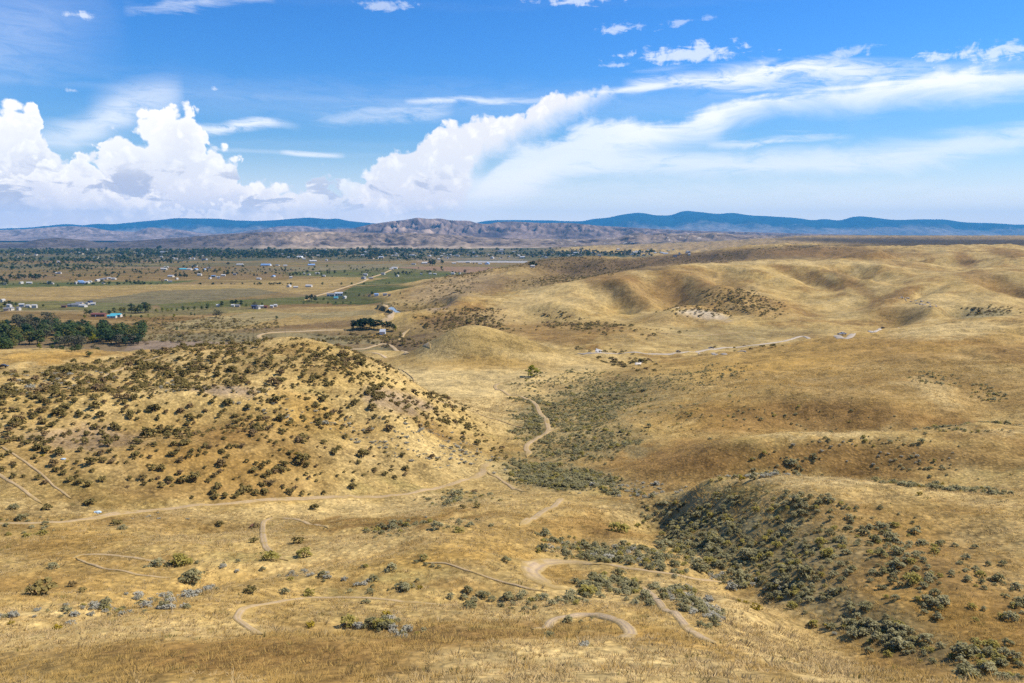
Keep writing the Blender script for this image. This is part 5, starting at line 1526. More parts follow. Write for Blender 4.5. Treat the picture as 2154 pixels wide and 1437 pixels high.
FAR_R = [
    (985, 668, 80, 20, -5, 0.0500, 740, 930, ''), (1010, 690, 90, 8, 0, 0.0375, 660, 760, ''),
    (1240, 560, 180, 20, 5, 0.0180, 1250, 2100, ''), (1000, 575, 100, 10, -12, 0.0180, 1250, 1800, ''), (960, 603, 60, 24, -20, 0.0120, 1000, 1500, ''), (1180, 590, 110, 10, -4, 0.0300, 1150, 1600, ''),
    (1560, 635, 90, 24, 12, 0.0660, 800, 1020, ''), (1470, 655, 80, 12, 0, 0.0480, 780, 920, ''), (1180, 664, 60, 12, 8, 0.0300, 820, 980, ''), (1230, 686, 100, 8, 0, 0.0480, 680, 860, ''),
    (960, 680, 90, 22, 0, 0.0600, 700, 900, ''), (900, 722, 110, 10, 0, 0.0900, 600, 740, ''), (1440, 548, 150, 12, -4, 0.0106, 1700, 2300, ''), (1590, 530, 130, 9, -6, 0.0066, 1900, 3200, ''), (1700, 524, 90, 6, 0, 0.0060, 2200, 3000, ''),
    (880, 640, 60, 20, 0, 0.0120, 850, 1150, ''), (780, 715, 90, 12, 0, 0.0900, 620, 780, ''), (430, 685, 160, 16, 0, 0.0360, 720, 1000, ''), (420, 712, 160, 10, 0, 0.0600, 640, 800, ''), (1330, 700, 110, 8, 0, 0.0180, 600, 760, ''), (1600, 735, 200, 8, 0, 0.0060, 420, 700, ''),
    (1380, 790, 60, 16, 0, 0.0600, 380, 520, ''), (2080, 655, 60, 10, 0, 0.0600, 740, 850, ''), (1260, 740, 50, 5, 0, 0.0600, 540, 640, ''), (1320, 765, 50, 8, 0, 0.0900, 480, 560, ''),
]
fp = region_points([q[:8] for q in FAR_R], 104)
r_ = np.random.default_rng(8)
wf = 2.1 * np.exp(r_.normal(0, .35, len(fp)))
stuff_scatter('distant_shrubs', [a for a, _ in BITT], fp[:, :3], np.stack([0 * wf, 0 * wf, r_.uniform(0, 6.28, len(fp))], 1), np.stack([wf * 1.2, wf * 1.2, wf * .75], 1), r_.integers(0, len(BITT), len(fp)))

RABB_R = [
    (620, 1290, 420, 50, 0, .010, 50, 90, 'yellow flowering rabbitbrush on the open slope at lower left'), (1600, 1250, 160, 40, 20, .03, 62, 100, 'yellow flowering rabbitbrush at the gully mouth'),
    (110, 1330, 170, 24, 0, .05, 46, 66, 'yellow flowering rabbitbrush near the lower left corner'), (1240, 1200, 260, 40, 5, .014, 70, 110, 'yellow flowering rabbitbrush around the looping bare track'),
    (1700, 1030, 400, 40, 0, .010, 100, 170, 'yellow flowering rabbitbrush on the right hand slopes'), (1030, 1040, 120, 20, 0, .012, 130, 190, 'yellow flowering rabbitbrush near the track junction'),
    (860, 1240, 170, 20, 0, .02, 62, 90, 'yellow flowering rabbitbrush on the slope at bottom centre'), (350, 950, 420, 80, 0, .004, 120, 240, 'yellow flowering rabbitbrush among the dark shrubs'),
]
rp = region_points([q[:8] for q in RABB_R], 105)
scatter_kind('rabbit', rp, 0.75, 0.95, RABB_R, 'shrub', 'yellow flowering rabbitbrush', 300, 9, 'rabbitbrush')

# single shrubs that stand out in the photograph: kind, u, v (base), width in photograph pixels, label
SINGLE = [
    ('bitter', 98, 1072, 26, 'tall dark shrub standing by itself above the left end of the track'), ('bitter', 190, 1062, 30, 'broad dark shrub just above the track at left'),
    ('sage', 46, 1092, 30, 'rounded grey green shrub on the near side of the track at far left'), ('sage', 30, 1070, 28, 'low olive shrub at the left frame edge above the track'), ('bitter', 662, 1072, 28, 'forked dark shrub below the track, left of centre'),
    ('bitter', 245, 1105, 30, 'dark shrub just under the track bend at left'), ('sage', 258, 1113, 24, 'small green shrub below the dark one under the track bend'), ('bitter', 463, 1105, 22, 'dark round shrub on the grass left of the small loop'),
    ('bitter', 538, 1110, 22, 'dark shrub left of the small loop'), ('bitter', 535, 1142, 26, 'olive shrub beside the straight of the small loop'), ('bitter', 627, 1142, 32, 'dark shrub inside the small loop'),
    ('sage', 568, 1178, 52, 'wide grey green shrub at the bottom of the small loop'), ('sage', 640, 1170, 46, 'long olive shrub right of the small loop end'), ('sage', 112, 1196, 34, 'round green shrub on the left grass slope'),
    ('bitter', 88, 1250, 70, 'widest dark shrub on the left grass slope'), ('bitter', 153, 1232, 24, 'small dark shrub right of the widest one'), ('bitter', 173, 1246, 24, 'dark green shrub below the widest one'),
    ('sage', 378, 1188, 60, 'long green sage clump along the swale'), ('sage', 330, 1190, 40, 'grey sage left of the long green clump'), ('bitter', 527, 1248, 36, 'dark olive shrub above the lower left track'),
    ('silver', 148, 1315, 32, 'palest silver shrub at lower left'), ('silver', 345, 1258, 40, 'long pale silver shrub in the diagonal line'), ('silver', 400, 1255, 56, 'widest pale silver shrub in the diagonal line'),
    ('sage', 405, 1222, 60, 'dark sage clump under the swale'), ('sage', 1065, 1182, 28, 'rounded grey shrub by itself left of the looping track'), ('sage', 1302, 1120, 54, 'broad dark shrub standing alone left of the right hand thicket'),
    ('sage', 785, 1222, 32, 'dark green shrub at the left of the open slope clumps'), ('sage', 845, 1238, 38, 'dark green shrub on the open slope'), ('rabbit', 883, 1238, 20, 'bright yellow shrub between two dark shrubs'),
    ('sage', 770, 1270, 26, 'small dark shrub below the long straight track'), ('sage', 990, 1278, 40, 'dark shrub at the right end of the straight track'), ('sage', 965, 1120, 30, 'low shrub under the bare rutted ridge'),
    ('bitter', 973, 1070, 20, 'dark round shrub on the grass below the junction'), ('bitter', 1005, 1068, 22, 'second dark round shrub below the junction'), ('sage', 960, 1045, 40, 'green clump at the track side below the junction'),
    ('bitter', 998, 1038, 18, 'small dark shrub at right of the green clump'), ('sage', 1155, 1340, 30, 'dark shrub at the left end of the lowest track curve'), ('silver', 1230, 1358, 34, 'grey shrub behind the pale grass at bottom centre'),
    ('sage', 1560, 1222, 60, 'rounded sage inside the hook of the track at right'), ('rabbit', 1590, 1282, 34, 'wide yellow shrub at the edge of the gully'), ('rabbit', 1570, 1270, 20, 'small yellow shrub at the edge of the gully'),
    ('silver', 1755, 1335, 18, 'small pale round shrub on the lit bank by the big thicket'), ('rabbit', 1200, 1265, 22, 'bright yellow shrub under the looping track'),
]
for i, (kind, u, v, wpx, lab) in enumerate(SINGLE):
    h = ground_hit(u, v, 20, 300)
    bush(kind, i, h[0], h[1], 0.88 * wpx * h[1] / FPX, lab, 'shrub', None, 0.72)

# ------------------------------------------------------------------ dry grass
def tuft(name, r, n, h, spread, width, mat, lean=0.35):
    co = []; fa = []
    for i in range(n):
        a = r.uniform(0, 2 * pi); q = spread * math.sqrt(r.uniform(0, 1))
        b = np.array([q * math.cos(a), q * math.sin(a), -0.03])
        hh = h * r.uniform(0.55, 1.15)
        t = b + np.array([math.cos(a) * lean * hh * r.uniform(.2, 1.3), math.sin(a) * lean * hh * r.uniform(.2, 1.3), hh])
        c = r.uniform(0, pi); w = np.array([math.cos(c), math.sin(c), 0]) * width * r.uniform(.7, 1.3)
        k = len(co)
        co += [b - w, b + w, t]
        fa.append((k, k + 1, k + 2))
    return raw_mesh(name, np.array(co), np.array(fa), mat, smooth=False)


M_PALEG = leaf_mat('pale_dry_grass', [(0.54, 0.38, 0.15), (0.74, 0.55, 0.27)], trans=0.3, bend=0.8)
M_GOLDG = leaf_mat('golden_dry_grass', [(0.44, 0.28, 0.075), (0.62, 0.42, 0.14)], trans=0.3, bend=0.8)
M_BROWNG = leaf_mat('brown_dry_weeds', [(0.17, 0.115, 0.05), (0.32, 0.21, 0.08)], trans=0.3, bend=0.75)
M_GREENG = leaf_mat('green_weeds', [(0.18, 0.17, 0.04), (0.30, 0.27, 0.07)], trans=0.3, bend=0.7)
TUFTS = [tuft('pale_tuft', random.Random(1), 24, 0.15, 0.17, 0.016, M_PALEG, 1.3), tuft('pale_tuft', random.Random(2), 22, 0.14, 0.15, 0.016, M_PALEG, 1.4),
         tuft('golden_tuft', random.Random(3), 20, 0.18, 0.22, 0.013, M_GOLDG, 1.0), tuft('golden_tuft', random.Random(4), 20, 0.16, 0.2, 0.013, M_GOLDG, 1.0),
         tuft('weed', random.Random(5), 12, 0.30, 0.2, 0.010, M_BROWNG, .6), tuft('weed', random.Random(6), 12, 0.26, 0.18, 0.010, M_BROWNG, .6), tuft('green_weed', random.Random(7), 14, 0.2, 0.16, 0.014, M_GREENG, .5)]


def grass():
    r = np.random.default_rng(55)
    parts = []
    for d0, d1, n in ((26, 70, 26000), (70, 140, 42000), (140, 330, 80000)):
        d = np.sqrt(r.uniform(d0 ** 2, d1 ** 2, n)); s = r.uniform(-0.72, 0.72, n)
        parts.append(np.stack([s * d, d], 1))
    p = np.concatenate(parts)
    x, y = p[:, 0], p[:, 1]
    # albedo of the ground under each tuft decides its kind
    fs = np.interp(x / y, S_AX, np.arange(NS)); ft = np.interp(np.log(y), T_AX, np.arange(NT))
    a = alb[np.clip(ft.round().astype(int), 0, NT - 1), np.clip(fs.round().astype(int), 0, NS - 1)]
    lum = a.mean(1); warm = a[:, 0] / np.maximum(a[:, 2], .01)
    cl = fbm(x / 2.2, y / 2.2 + 7, 2)
    keep = (cl > -0.25) & ~near_track(x, y, 0.25)
    wb = sstep(0.16, 0.08, lum) * 0.75 + 0.03 + 0.15 * sstep(0.1, .4, fbm(x / 12, y / 12, 2)); wp = sstep(0.16, 0.27, lum)
    q = r.uniform(0, 1, len(x)); q2 = r.uniform(0, 1, len(x))
    idx = np.where(q < wb, 4 + (q2 * 2).astype(int), np.where(q2 < wp * 0.75, (q * 97).astype(int) % 2, 2 + (q * 97).astype(int) % 2))
    idx = np.where(q2 > 0.975, 6, idx)
    keep &= r.uniform(0, 1, len(x)) < np.clip(0.35 + lum * 2.2, 0, 1)
    x, y, idx = x[keep], y[keep], idx[keep]
    sc = np.exp(r.normal(0, .3, len(x))) * (0.85 + 0.0032 * y)
    rot = np.stack([r.normal(0, .12, len(x)), r.normal(0, .12, len(x)), r.uniform(0, 6.28, len(x))], 1)
    stuff_scatter('dry_grass', TUFTS, np.stack([x, y, height(x, y)], 1), rot, np.stack([sc, sc, sc * r.uniform(.7, 1.25, len(x))], 1), idx)


grass()
# ------------------------------------------------------------------ trees
def tree_set(nvar, mat, w, h, lobes, per, leaf, seed, base=0.22, shape='round'):
    out = []
    for i in range(nvar):
        r = random.Random(seed + i)
        lob = []
        for k in range(lobes):
            a = r.uniform(0, 2 * pi)
            t = r.uniform(0, 1)
            if shape == 'round': rad_at = math.sin(pi * (0.18 + 0.75 * t)) ** 0.8
            elif shape == 'cone': rad_at = (1 - t) * 0.95 + 0.08
            else: rad_at = 0.75 * math.sin(pi * (0.15 + 0.8 * t)) ** 0.5
            q = 0.5 * w * rad_at * math.sqrt(r.uniform(0.05, 1)) * 0.75
            rad = w * r.uniform(0.15, 0.24) * (0.6 + 0.4 * rad_at)
            lob.append((q * math.cos(a), q * math.sin(a), h * (base + (1 - base) * t * 0.92), rad))
        co, fa = leaf_cloud(r, lob, per, leaf)
        crown = raw_mesh('crown', co, fa, mat, smooth=False)
        # tapered trunk with limbs
        bm = bmesh.new()

        def limb(p0, p1, r0, r1, k=5):
            ax = (p1 - p0).normalized(); s = ax.orthogonal().normalized(); t = ax.cross(s)
            a0 = [bm.verts.new(p0 + (s * math.cos(q) + t * math.sin(q)) * r0) for q in np.linspace(0, 2 * pi, k, endpoint=False)]
            a1 = [bm.verts.new(p1 + (s * math.cos(q) + t * math.sin(q)) * r1) for q in np.linspace(0, 2 * pi, k, endpoint=False)]
            for j in range(k): bm.faces.new((a0[j], a0[(j + 1) % k], a1[(j + 1) % k], a1[j]))
        top = Vector((r.uniform(-.04, .04) * w, r.uniform(-.04, .04) * w, h * 0.8))
        limb(Vector((0, 0, -0.03 * h)), top * 0.5, 0.028 * h, 0.018 * h); limb(top * 0.5, top, 0.018 * h, 0.006 * h)
        for k in range(5):
            a = r.uniform(0, 2 * pi); z0 = h * r.uniform(0.22, 0.55)
            limb(Vector((top.x * .5, top.y * .5, z0)), Vector((math.cos(a) * w * .33, math.sin(a) * w * .33, z0 + h * .22)), 0.011 * h, 0.004 * h, 4)
        trunk = bpy.data.meshes.new('trunk'); bm.to_mesh(trunk); bm.free(); trunk.materials.append(M_BARK)
        out.append((crown, trunk))
    return out


T_GREEN = tree_set(4, M_TREE, 0.85, 1.0, 16, 26, 0.055, 200)
T_DARK = tree_set(3, M_DARKTREE, 0.8, 1.0, 16, 26, 0.055, 220)
T_GREY = tree_set(3, M_GREYTREE, 0.85, 1.0, 14, 18, 0.05, 240)
T_YEL = tree_set(2, M_YTREE, 0.85, 1.0, 15, 26, 0.055, 260)
T_POP = tree_set(2, M_GREYTREE, 0.26, 1.0, 14, 20, 0.04, 280, 0.08, 'col')
T_CON = tree_set(2, M_DARKTREE, 0.5, 1.0, 16, 24, 0.05, 300, 0.1, 'cone')
TSETS = {'green': T_GREEN, 'dark': T_DARK, 'grey': T_GREY, 'yellow': T_YEL, 'poplar': T_POP, 'conifer': T_CON}
TN = [0]


def tree(kind, x, y, h, label, group=None, wide=1.0, parts=True, name='tree'):
    S = TSETS[kind]; TN[0] += 1
    cr, tr = S[TN[0] % len(S)]
    loc = (x, y, float(height(x, y)))
    rz = (TN[0] * 2.4) % 6.28
    if parts:
        o = thing(name, loc, label, 'tree', group, rz, (h * wide, h * wide, h))
        link('crown', cr, o); link('trunk', tr, o)
    else:
        o = link(name, cr); o.location = loc; o.rotation_euler = (0, 0, rz); o.scale = (h * wide, h * wide, h)
        o['label'] = label; o['category'] = 'tree'
        if group: o['group'] = group
    return o


def vh(u, v, dmin=420):
    return ground_hit(u, v, dmin, 16000)


def trees_px(lst, group, label):
    for q in lst:
        kind, u, v, hpx = q[:4]
        lab = q[4] if len(q) > 4 else label
        h = vh(u, v)
        if h is None: continue
        tree(kind, h[0], h[1], hpx * h[1] / FPX, lab, group, q[5] if len(q) > 5 else 1.0)


# the single round tree by the draw
h = ground_hit(1117, 793, 300, 900)
tree('yellow', h[0], h[1], 24 * h[1] / FPX * 1.05, 'lone round yellow green tree at the foot of the cone shaped hill', None, 1.75, True, 'broadleaf_tree')

# grove by the metal shed
GROVE = [(744, 693, 20), (752, 694, 22), (762, 693, 24), (770, 692, 23), (778, 693, 24), (786, 692, 22), (795, 692, 20), (803, 693, 19), (812, 693, 18), (820, 693, 17), (828, 696, 15), (757, 690, 20), (766, 689, 21), (781, 689, 20)]
for i, (u, v, hp) in enumerate(GROVE):
    h = vh(u, v)
    tree('dark', h[0], h[1], hp * h[1] / FPX, 'dark evergreen tree in the grove behind the metal shed, ' + ('left part' if u < 765 else ('middle' if u < 795 else 'right part')), 'dark trees of the grove by the shed', 1.15)
trees_px([('yellow', 832, 697, 11, 'yellow green bush tree at the right end of the grove by the shed'), ('yellow', 741, 693, 9, 'small yellow green tree at the left end of the grove by the shed'), ('green', 843, 707, 9, 'rounded green bush right of the shed beside the pale road')], None, '')

# wooded belt at the left edge
r = random.Random(77)
BELT = []
for i in range(50):
    u = r.uniform(5, 300); BELT.append(('green', u, 722 + r.uniform(-12, 6) - 0.02 * u, r.uniform(22, 32)))
for i in range(48):
    u = r.uniform(-10, 230); BELT.append((r.choice(['green', 'dark', 'green', 'grey']), u, 704 + r.uniform(-10, 8), r.uniform(20, 30)))
for i in range(16):
    u = r.uniform(30, 115); BELT.append(('grey', u, 692 + r.uniform(-8, 8), r.uniform(20, 30)))
for i in range(10):
    u = r.uniform(120, 175); BELT.append(('grey', u, 728 + r.uniform(-3, 3), r.uniform(18, 26)))
for i in range(10):
    u = r.uniform(245, 295); BELT.append((r.choice(['grey', 'dark']), u, 726 + r.uniform(-4, 2), r.uniform(18, 26)))
for i in range(12):
    u = r.uniform(-10, 30); BELT.append(('green', u, 738 + r.uniform(-10, 2), r.uniform(18, 28)))
lk = {'green': 'leafy green', 'dark': 'dark green', 'grey': 'thin grey green'}
for kind, u, v, hp in BELT:
    place = 'left end' if u < 60 else ('left middle' if u < 130 else ('right middle' if u < 215 else 'right end'))
    row = 'front row' if v > 715 else ('middle row' if v > 697 else 'back row')
    h = vh(u, v, 430)
    tall = 'taller' if hp > 27 else 'mid height' if hp > 23 else 'lower'
    tree(kind, h[0], h[1], hp * h[1] / FPX, '%s %s tree in the wooded belt, %s, %s' % (tall, lk[kind], row, place), 'trees of the wooded belt at left', 1.35)
trees_px([('yellow', 196, 722, 22, 'yellow green tree standing out in the wooded belt'), ('poplar', 128, 688, 22, 'narrow poplar standing above the wooded belt'), ('yellow', 84, 735, 14, 'small yellow tree at the front edge of the wooded belt'),
          ('yellow', 86, 743, 11, 'low yellow bush on the bare field before the wooded belt'), ('green', 99, 688, 14, 'bright green tree behind the wooded belt'), ('yellow', 140, 690, 11, 'yellow green bush right of the narrow poplar'), ('yellow', 153, 690, 10, 'second yellow green bush right of the narrow poplar'), ('yellow', 172, 688, 9, 'small yellow bush alone behind the belt')], None, '')
HEDGE = [(112, 740, 12), (120, 741, 13), (130, 742, 12), (140, 743, 12), (150, 742, 11), (157, 744, 15), (165, 745, 16), (175, 746, 14), (188, 746, 13), (198, 746, 14), (205, 746, 11)]
for i, (u, v, hp) in enumerate(HEDGE):
    h = vh(u, v, 430)
    tree('grey' if i % 2 else 'green', h[0], h[1], hp * h[1] / FPX, 'brownish bushy tree in the hedge line before the belt, ' + ('left half' if u < 153 else 'right half'), 'hedge trees before the wooded belt', 1.5)

# farm trees on the valley floor: kind, u, v base, height px
FARM = [('dark', 277, 658, 20, 'dark tree at the left of the pair by the long hedge'), ('dark', 305, 657, 22, 'tall dark rounded tree in the row behind the turquoise barn'), ('green', 312, 658, 20, 'green tree right of the tall dark one in the row behind the barn'), ('green', 296, 659, 18), ('conifer', 290, 660, 14), ('green', 285, 659, 15),
        ('green', 240, 659, 12), ('green', 254, 658, 12), ('green', 262, 659, 13), ('yellow', 330, 658, 9), ('yellow', 342, 657, 10), ('yellow', 352, 657, 9), ('yellow', 362, 657, 8), ('green', 372, 656, 7), ('green', 385, 654, 10), ('green', 396, 654, 9), ('green', 410, 653, 9), ('green', 425, 652, 9), ('green', 437, 651, 13, 'rounded green tree at the right end of the long hedge'),
        ('green', 182, 663, 13), ('dark', 190, 664, 12), ('dark', 214, 664, 10), ('dark', 230, 664, 12), ('green', 262, 668, 8), ('green', 276, 669, 7), ('green', 298, 670, 8), ('yellow', 312, 668, 7), ('yellow', 178, 670, 8),
        ('grey', 455, 668, 20, 'large pale grey tree alone on the dry field'), ('grey', 463, 668, 17, 'second pale grey tree beside the large one'), ('green', 402, 664, 7), ('yellow', 366, 668, 8, 'yellow bush on the dry field edge'), ('green', 410, 665, 6), ('green', 322, 694, 6), ('green', 372, 696, 9, 'small dark tree alone above the sage flat'), ('green', 582, 672, 8, 'small dark tree alone on the straw field'),
        ('dark', 466, 645, 12, 'dark round tree left of the farm pair'), ('dark', 488, 643, 12, 'left tree of the dark farm pair'), ('dark', 497, 643, 13), ('dark', 507, 643, 12, 'right tree of the dark farm pair'), ('grey', 536, 645, 12, 'pale tree by the white gabled house'), ('green', 552, 643, 7), ('green', 518, 646, 7),
        ('dark', 646, 634, 13, 'left crown of the big dark tree clump by the farmstead'), ('dark', 655, 634, 15, 'tallest crown of the big dark tree clump by the farmstead'), ('dark', 664, 634, 13, 'right crown of the big dark tree clump by the farmstead'), ('grey', 650, 637, 8), ('green', 681, 633, 7), ('dark', 722, 619, 6), ('dark', 727, 620, 6), ('green', 639, 640, 6), ('green', 668, 640, 6), ('green', 690, 640, 6), ('green', 706, 640, 6), ('green', 722, 640, 6), ('green', 738, 640, 6),
        ('dark', 783, 623, 10, 'dark round tree on the green field by the blue roofed barn'), ('dark', 755, 624, 7), ('green', 766, 624, 5), ('green', 842, 620, 5),
        ('dark', 10, 645, 12), ('dark', 20, 645, 13), ('green', 27, 646, 11), ('green', 34, 645, 9), ('dark', 91, 647, 7), ('green', 38, 652, 7), ('green', 3, 650, 7), ('green', 62, 650, 5),
        ('dark', 22, 588, 12), ('dark', 40, 589, 14), ('dark', 52, 588, 11), ('dark', 66, 589, 13), ('dark', 75, 589, 14), ('dark', 83, 588, 12), ('dark', 6, 596, 12), ('dark', 14, 597, 11), ('dark', 2, 592, 12), ('yellow', 33, 589, 8),
        ('dark', 178, 582, 5), ('dark', 192, 583, 5), ('dark', 202, 583, 6), ('dark', 210, 582, 5), ('dark', 230, 582, 6), ('dark', 236, 579, 7), ('dark', 262, 576, 7), ('dark', 250, 582, 6), ('dark', 296, 575, 5), ('dark', 325, 576, 4),
        ('dark', 267, 597, 9), ('dark', 274, 598, 8), ('dark', 283, 597, 8), ('dark', 292, 597, 8), ('dark', 300, 597, 6), ('grey', 342, 596, 8), ('dark', 370, 584, 9), ('dark', 379, 585, 10), ('dark', 388, 584, 10), ('dark', 393, 585, 8), ('dark', 122, 604, 6, 'small dark tree alone on the green strip'),
        ('dark', 440, 585, 6), ('dark', 448, 585, 5), ('dark', 460, 586, 5), ('dark', 472, 578, 8), ('dark', 480, 579, 9), ('dark', 489, 578, 7), ('dark', 535, 582, 7), ('dark', 541, 582, 5), ('dark', 508, 581, 4), ('dark', 454, 570, 5), ('dark', 437, 571, 5),
        ('yellow', 596, 583, 5, 'small orange tree left of the dark farm group'), ('dark', 610, 582, 8), ('dark', 617, 582, 8), ('dark', 624, 581, 9), ('dark', 632, 580, 6), ('dark', 640, 580, 5), ('dark', 668, 580, 7), ('dark', 676, 580, 6), ('dark', 760, 580, 4), ('dark', 772, 578, 5),
        ('dark', 832, 581, 8), ('dark', 838, 580, 8), ('dark', 848, 578, 9), ('dark', 855, 578, 8), ('green', 862, 578, 6), ('dark', 900, 575, 5), ('dark', 905, 575, 7), ('dark', 952, 576, 6), ('dark', 958, 576, 5), ('dark', 966, 576, 5), ('dark', 978, 576, 9, 'tallest dark tree in the row beside the tan slope'),
        ('dark', 904, 559, 12), ('dark', 910, 559, 14), ('dark', 914, 558, 12), ('dark', 930, 557, 11, 'dark tree right of the tallest town edge tree'), ('dark', 1115, 560, 10), ('dark', 1122, 561, 12), ('dark', 1128, 562, 9), ('dark', 996, 556, 4), ('dark', 1003, 556, 4), ('green', 880, 566, 4), ('green', 816, 566, 4)]
def farm_where(u, v):
    return ('left edge farm' if u < 110 else 'barn hedge line' if (u < 445 and v > 640) else 'straw field edge' if v > 640 and u < 640 else 'farmstead below the green field' if v > 610 else
            'farm strip at left' if u < 330 else 'farm strip left of centre' if u < 520 else 'farm strip at centre' if u < 720 else 'farm strip right of centre' if u < 1000 else 'far farm by the hills')


FW = {}
for q in FARM:
    FW.setdefault(farm_where(q[1], q[2]), []).append(q)
for q in FARM:
    kind, u, v, hp = q[:4]
    kd = {'dark': 'dark', 'green': 'green', 'grey': 'pale grey', 'yellow': 'yellow green', 'conifer': 'pointed dark'}[kind]
    where = farm_where(u, v)
    us = sorted(t[1] for t in FW[where]); vs_ = sorted(t[2] for t in FW[where])
    fu = (u - us[0]) / max(us[-1] - us[0], 1); fv = (v - vs_[0]) / max(vs_[-1] - vs_[0], 1)
    spot = ['left end', 'left part', 'middle', 'right part', 'right end'][min(4, int(fu * 5))] + (', far side' if fv < .34 else ', near side' if fv > .66 else '')
    lab = q[4] if len(q) > 4 else '%s %s tree by the %s, %s' % ('small' if hp < 6 else 'mid sized' if hp < 10 else 'tall', kd, where, spot)
    h = vh(u, v, 560)
    tree(kind, h[0], h[1], hp * h[1] / FPX, lab, 'farm trees on the valley floor', 1.15, hp >= 8)

# town trees: one object
def town():
    r = np.random.default_rng(31)
    pts = []
    for cu, cv, ru, rv, n in [(60, 531, 130, 6, 420), (250, 532, 160, 6, 420), (430, 534, 140, 7, 700), (600, 534, 170, 7, 900), (560, 542, 120, 4, 220), (780, 536, 130, 7, 480), (870, 527, 110, 3, 380), (830, 545, 60, 5, 140), (960, 535, 80, 5, 160),
                              (1080, 537, 60, 4, 90), (1200, 536, 80, 6, 320), (1330, 536, 80, 4, 260), (1400, 536, 60, 3, 140), (130, 548, 160, 6, 380), (300, 551, 110, 5, 200), (60, 562, 90, 8, 170), (170, 562, 120, 8, 150), (60, 580, 70, 9, 60), (370, 541, 110, 5, 160), (1080, 527, 60, 2, 40), (250, 572, 260, 12, 190), (560, 572, 220, 9, 150), (100, 600, 160, 12, 60), (780, 570, 160, 8, 90), (300, 640, 200, 10, 40), (640, 612, 200, 10, 30)]:
        u = r.normal(cu, ru * .6, n); v = np.clip(r.normal(cv, rv * .6, n), 525.5, 600)
        x, y, z = pix_dir(u, v)
        k = -CAMZ / z
        pts.append(np.stack([x * k, y * k], 1))
    p = np.concatenate(pts)
    cl = fbm(p[:, 0] / 120, p[:, 1] / 260, 3)
    p = p[cl > -0.18]
    z = height(p[:, 0], p[:, 1])
    p, z = p[z < 12], z[z < 12]
    h = np.exp(r.normal(0, .32, len(p))) * np.interp(p[:, 1], [1200, 2200, 3200, 5000], [4.2, 5.0, 8.5, 12.5])
    idx = r.integers(0, 7, len(p))
    src = [a for a, _ in T_GREEN[:3] + T_DARK] + [T_GREY[0][0]]
    stuff_scatter('town_trees', src, np.stack([p[:, 0], p[:, 1], z], 1), np.stack([0 * h, 0 * h, r.uniform(0, 6.28, len(p))], 1), np.stack([h * 1.45, h * 1.45, h * .9], 1), idx)


town()

# ------------------------------------------------------------------ houses, barns, sheds
def plain(name, col, rough=0.7, spec=0.3, metal=0.0, nscale=2.0, namp=0.25):
    m, g, b = principled(name, rough, spec)
    co = g.node('ShaderNodeTexCoord').outputs['Object']
    n = g.noise(co, nscale, 3, 0.6)
    vm = g.node('ShaderNodeVectorMath', operation='SCALE')
    vm.inputs[0].default_value = col; g.put(vm.inputs['Scale'], g.add(1 - namp * .5, g.mul(n, namp)))
    g.put(b.inputs['Base Color'], vm.outputs[0]); b.inputs['Metallic'].default_value = metal
    return m


WALLS = {'white': plain('white_siding', (0.55, 0.50, 0.42)), 'tan': plain('tan_siding', (0.42, 0.34, 0.25)), 'grey': plain('grey_siding', (0.36, 0.36, 0.36)), 'brick': plain('red_brown_siding', (0.20, 0.085, 0.06)), 'blue': plain('navy_siding', (0.05, 0.07, 0.14)), 'metal': plain('pale_metal_siding', (0.55, 0.60, 0.66), 0.4)}
ROOFS = {'grey': plain('grey_shingles', (0.20, 0.20, 0.21), 0.9), 'white': plain('white_metal_roof', (0.50, 0.48, 0.44), 0.5), 'brown': plain('brown_shingles', (0.14, 0.095, 0.07), 0.9), 'turquoise': plain('turquoise_metal_roof', (0.10, 0.42, 0.48), 0.4), 'blue': plain('blue_metal_roof', (0.22, 0.36, 0.58), 0.4), 'red': plain('dark_red_roof', (0.20, 0.075, 0.06), 0.8), 'navy': plain('navy_roof', (0.04, 0.055, 0.11), 0.7), 'silver': plain('silver_metal_roof', (0.46, 0.47, 0.48), 0.4)}
M_GLASS = plain('window_glass', (0.05, 0.06, 0.08), 0.15, 0.5)
M_TRIM = plain('white_trim', (0.78, 0.77, 0.74))


def bm_box(bm, x0, x1, y0, y1, z0, z1):
    vs = [bm.verts.new(p) for p in ((x0, y0, z0), (x1, y0, z0), (x1, y1, z0), (x0, y1, z0), (x0, y0, z1), (x1, y0, z1), (x1, y1, z1), (x0, y1, z1))]
    for f in ((0, 3, 2, 1), (4, 5, 6, 7), (0, 1, 5, 4), (1, 2, 6, 5), (2, 3, 7, 6), (3, 0, 4, 7)):
        bm.faces.new([vs[i] for i in f])


def to_mesh(name, bm, mat):
    me = bpy.data.meshes.new(name); bm.to_mesh(me); bm.free(); me.materials.append(mat)
    return me


_HC = {}


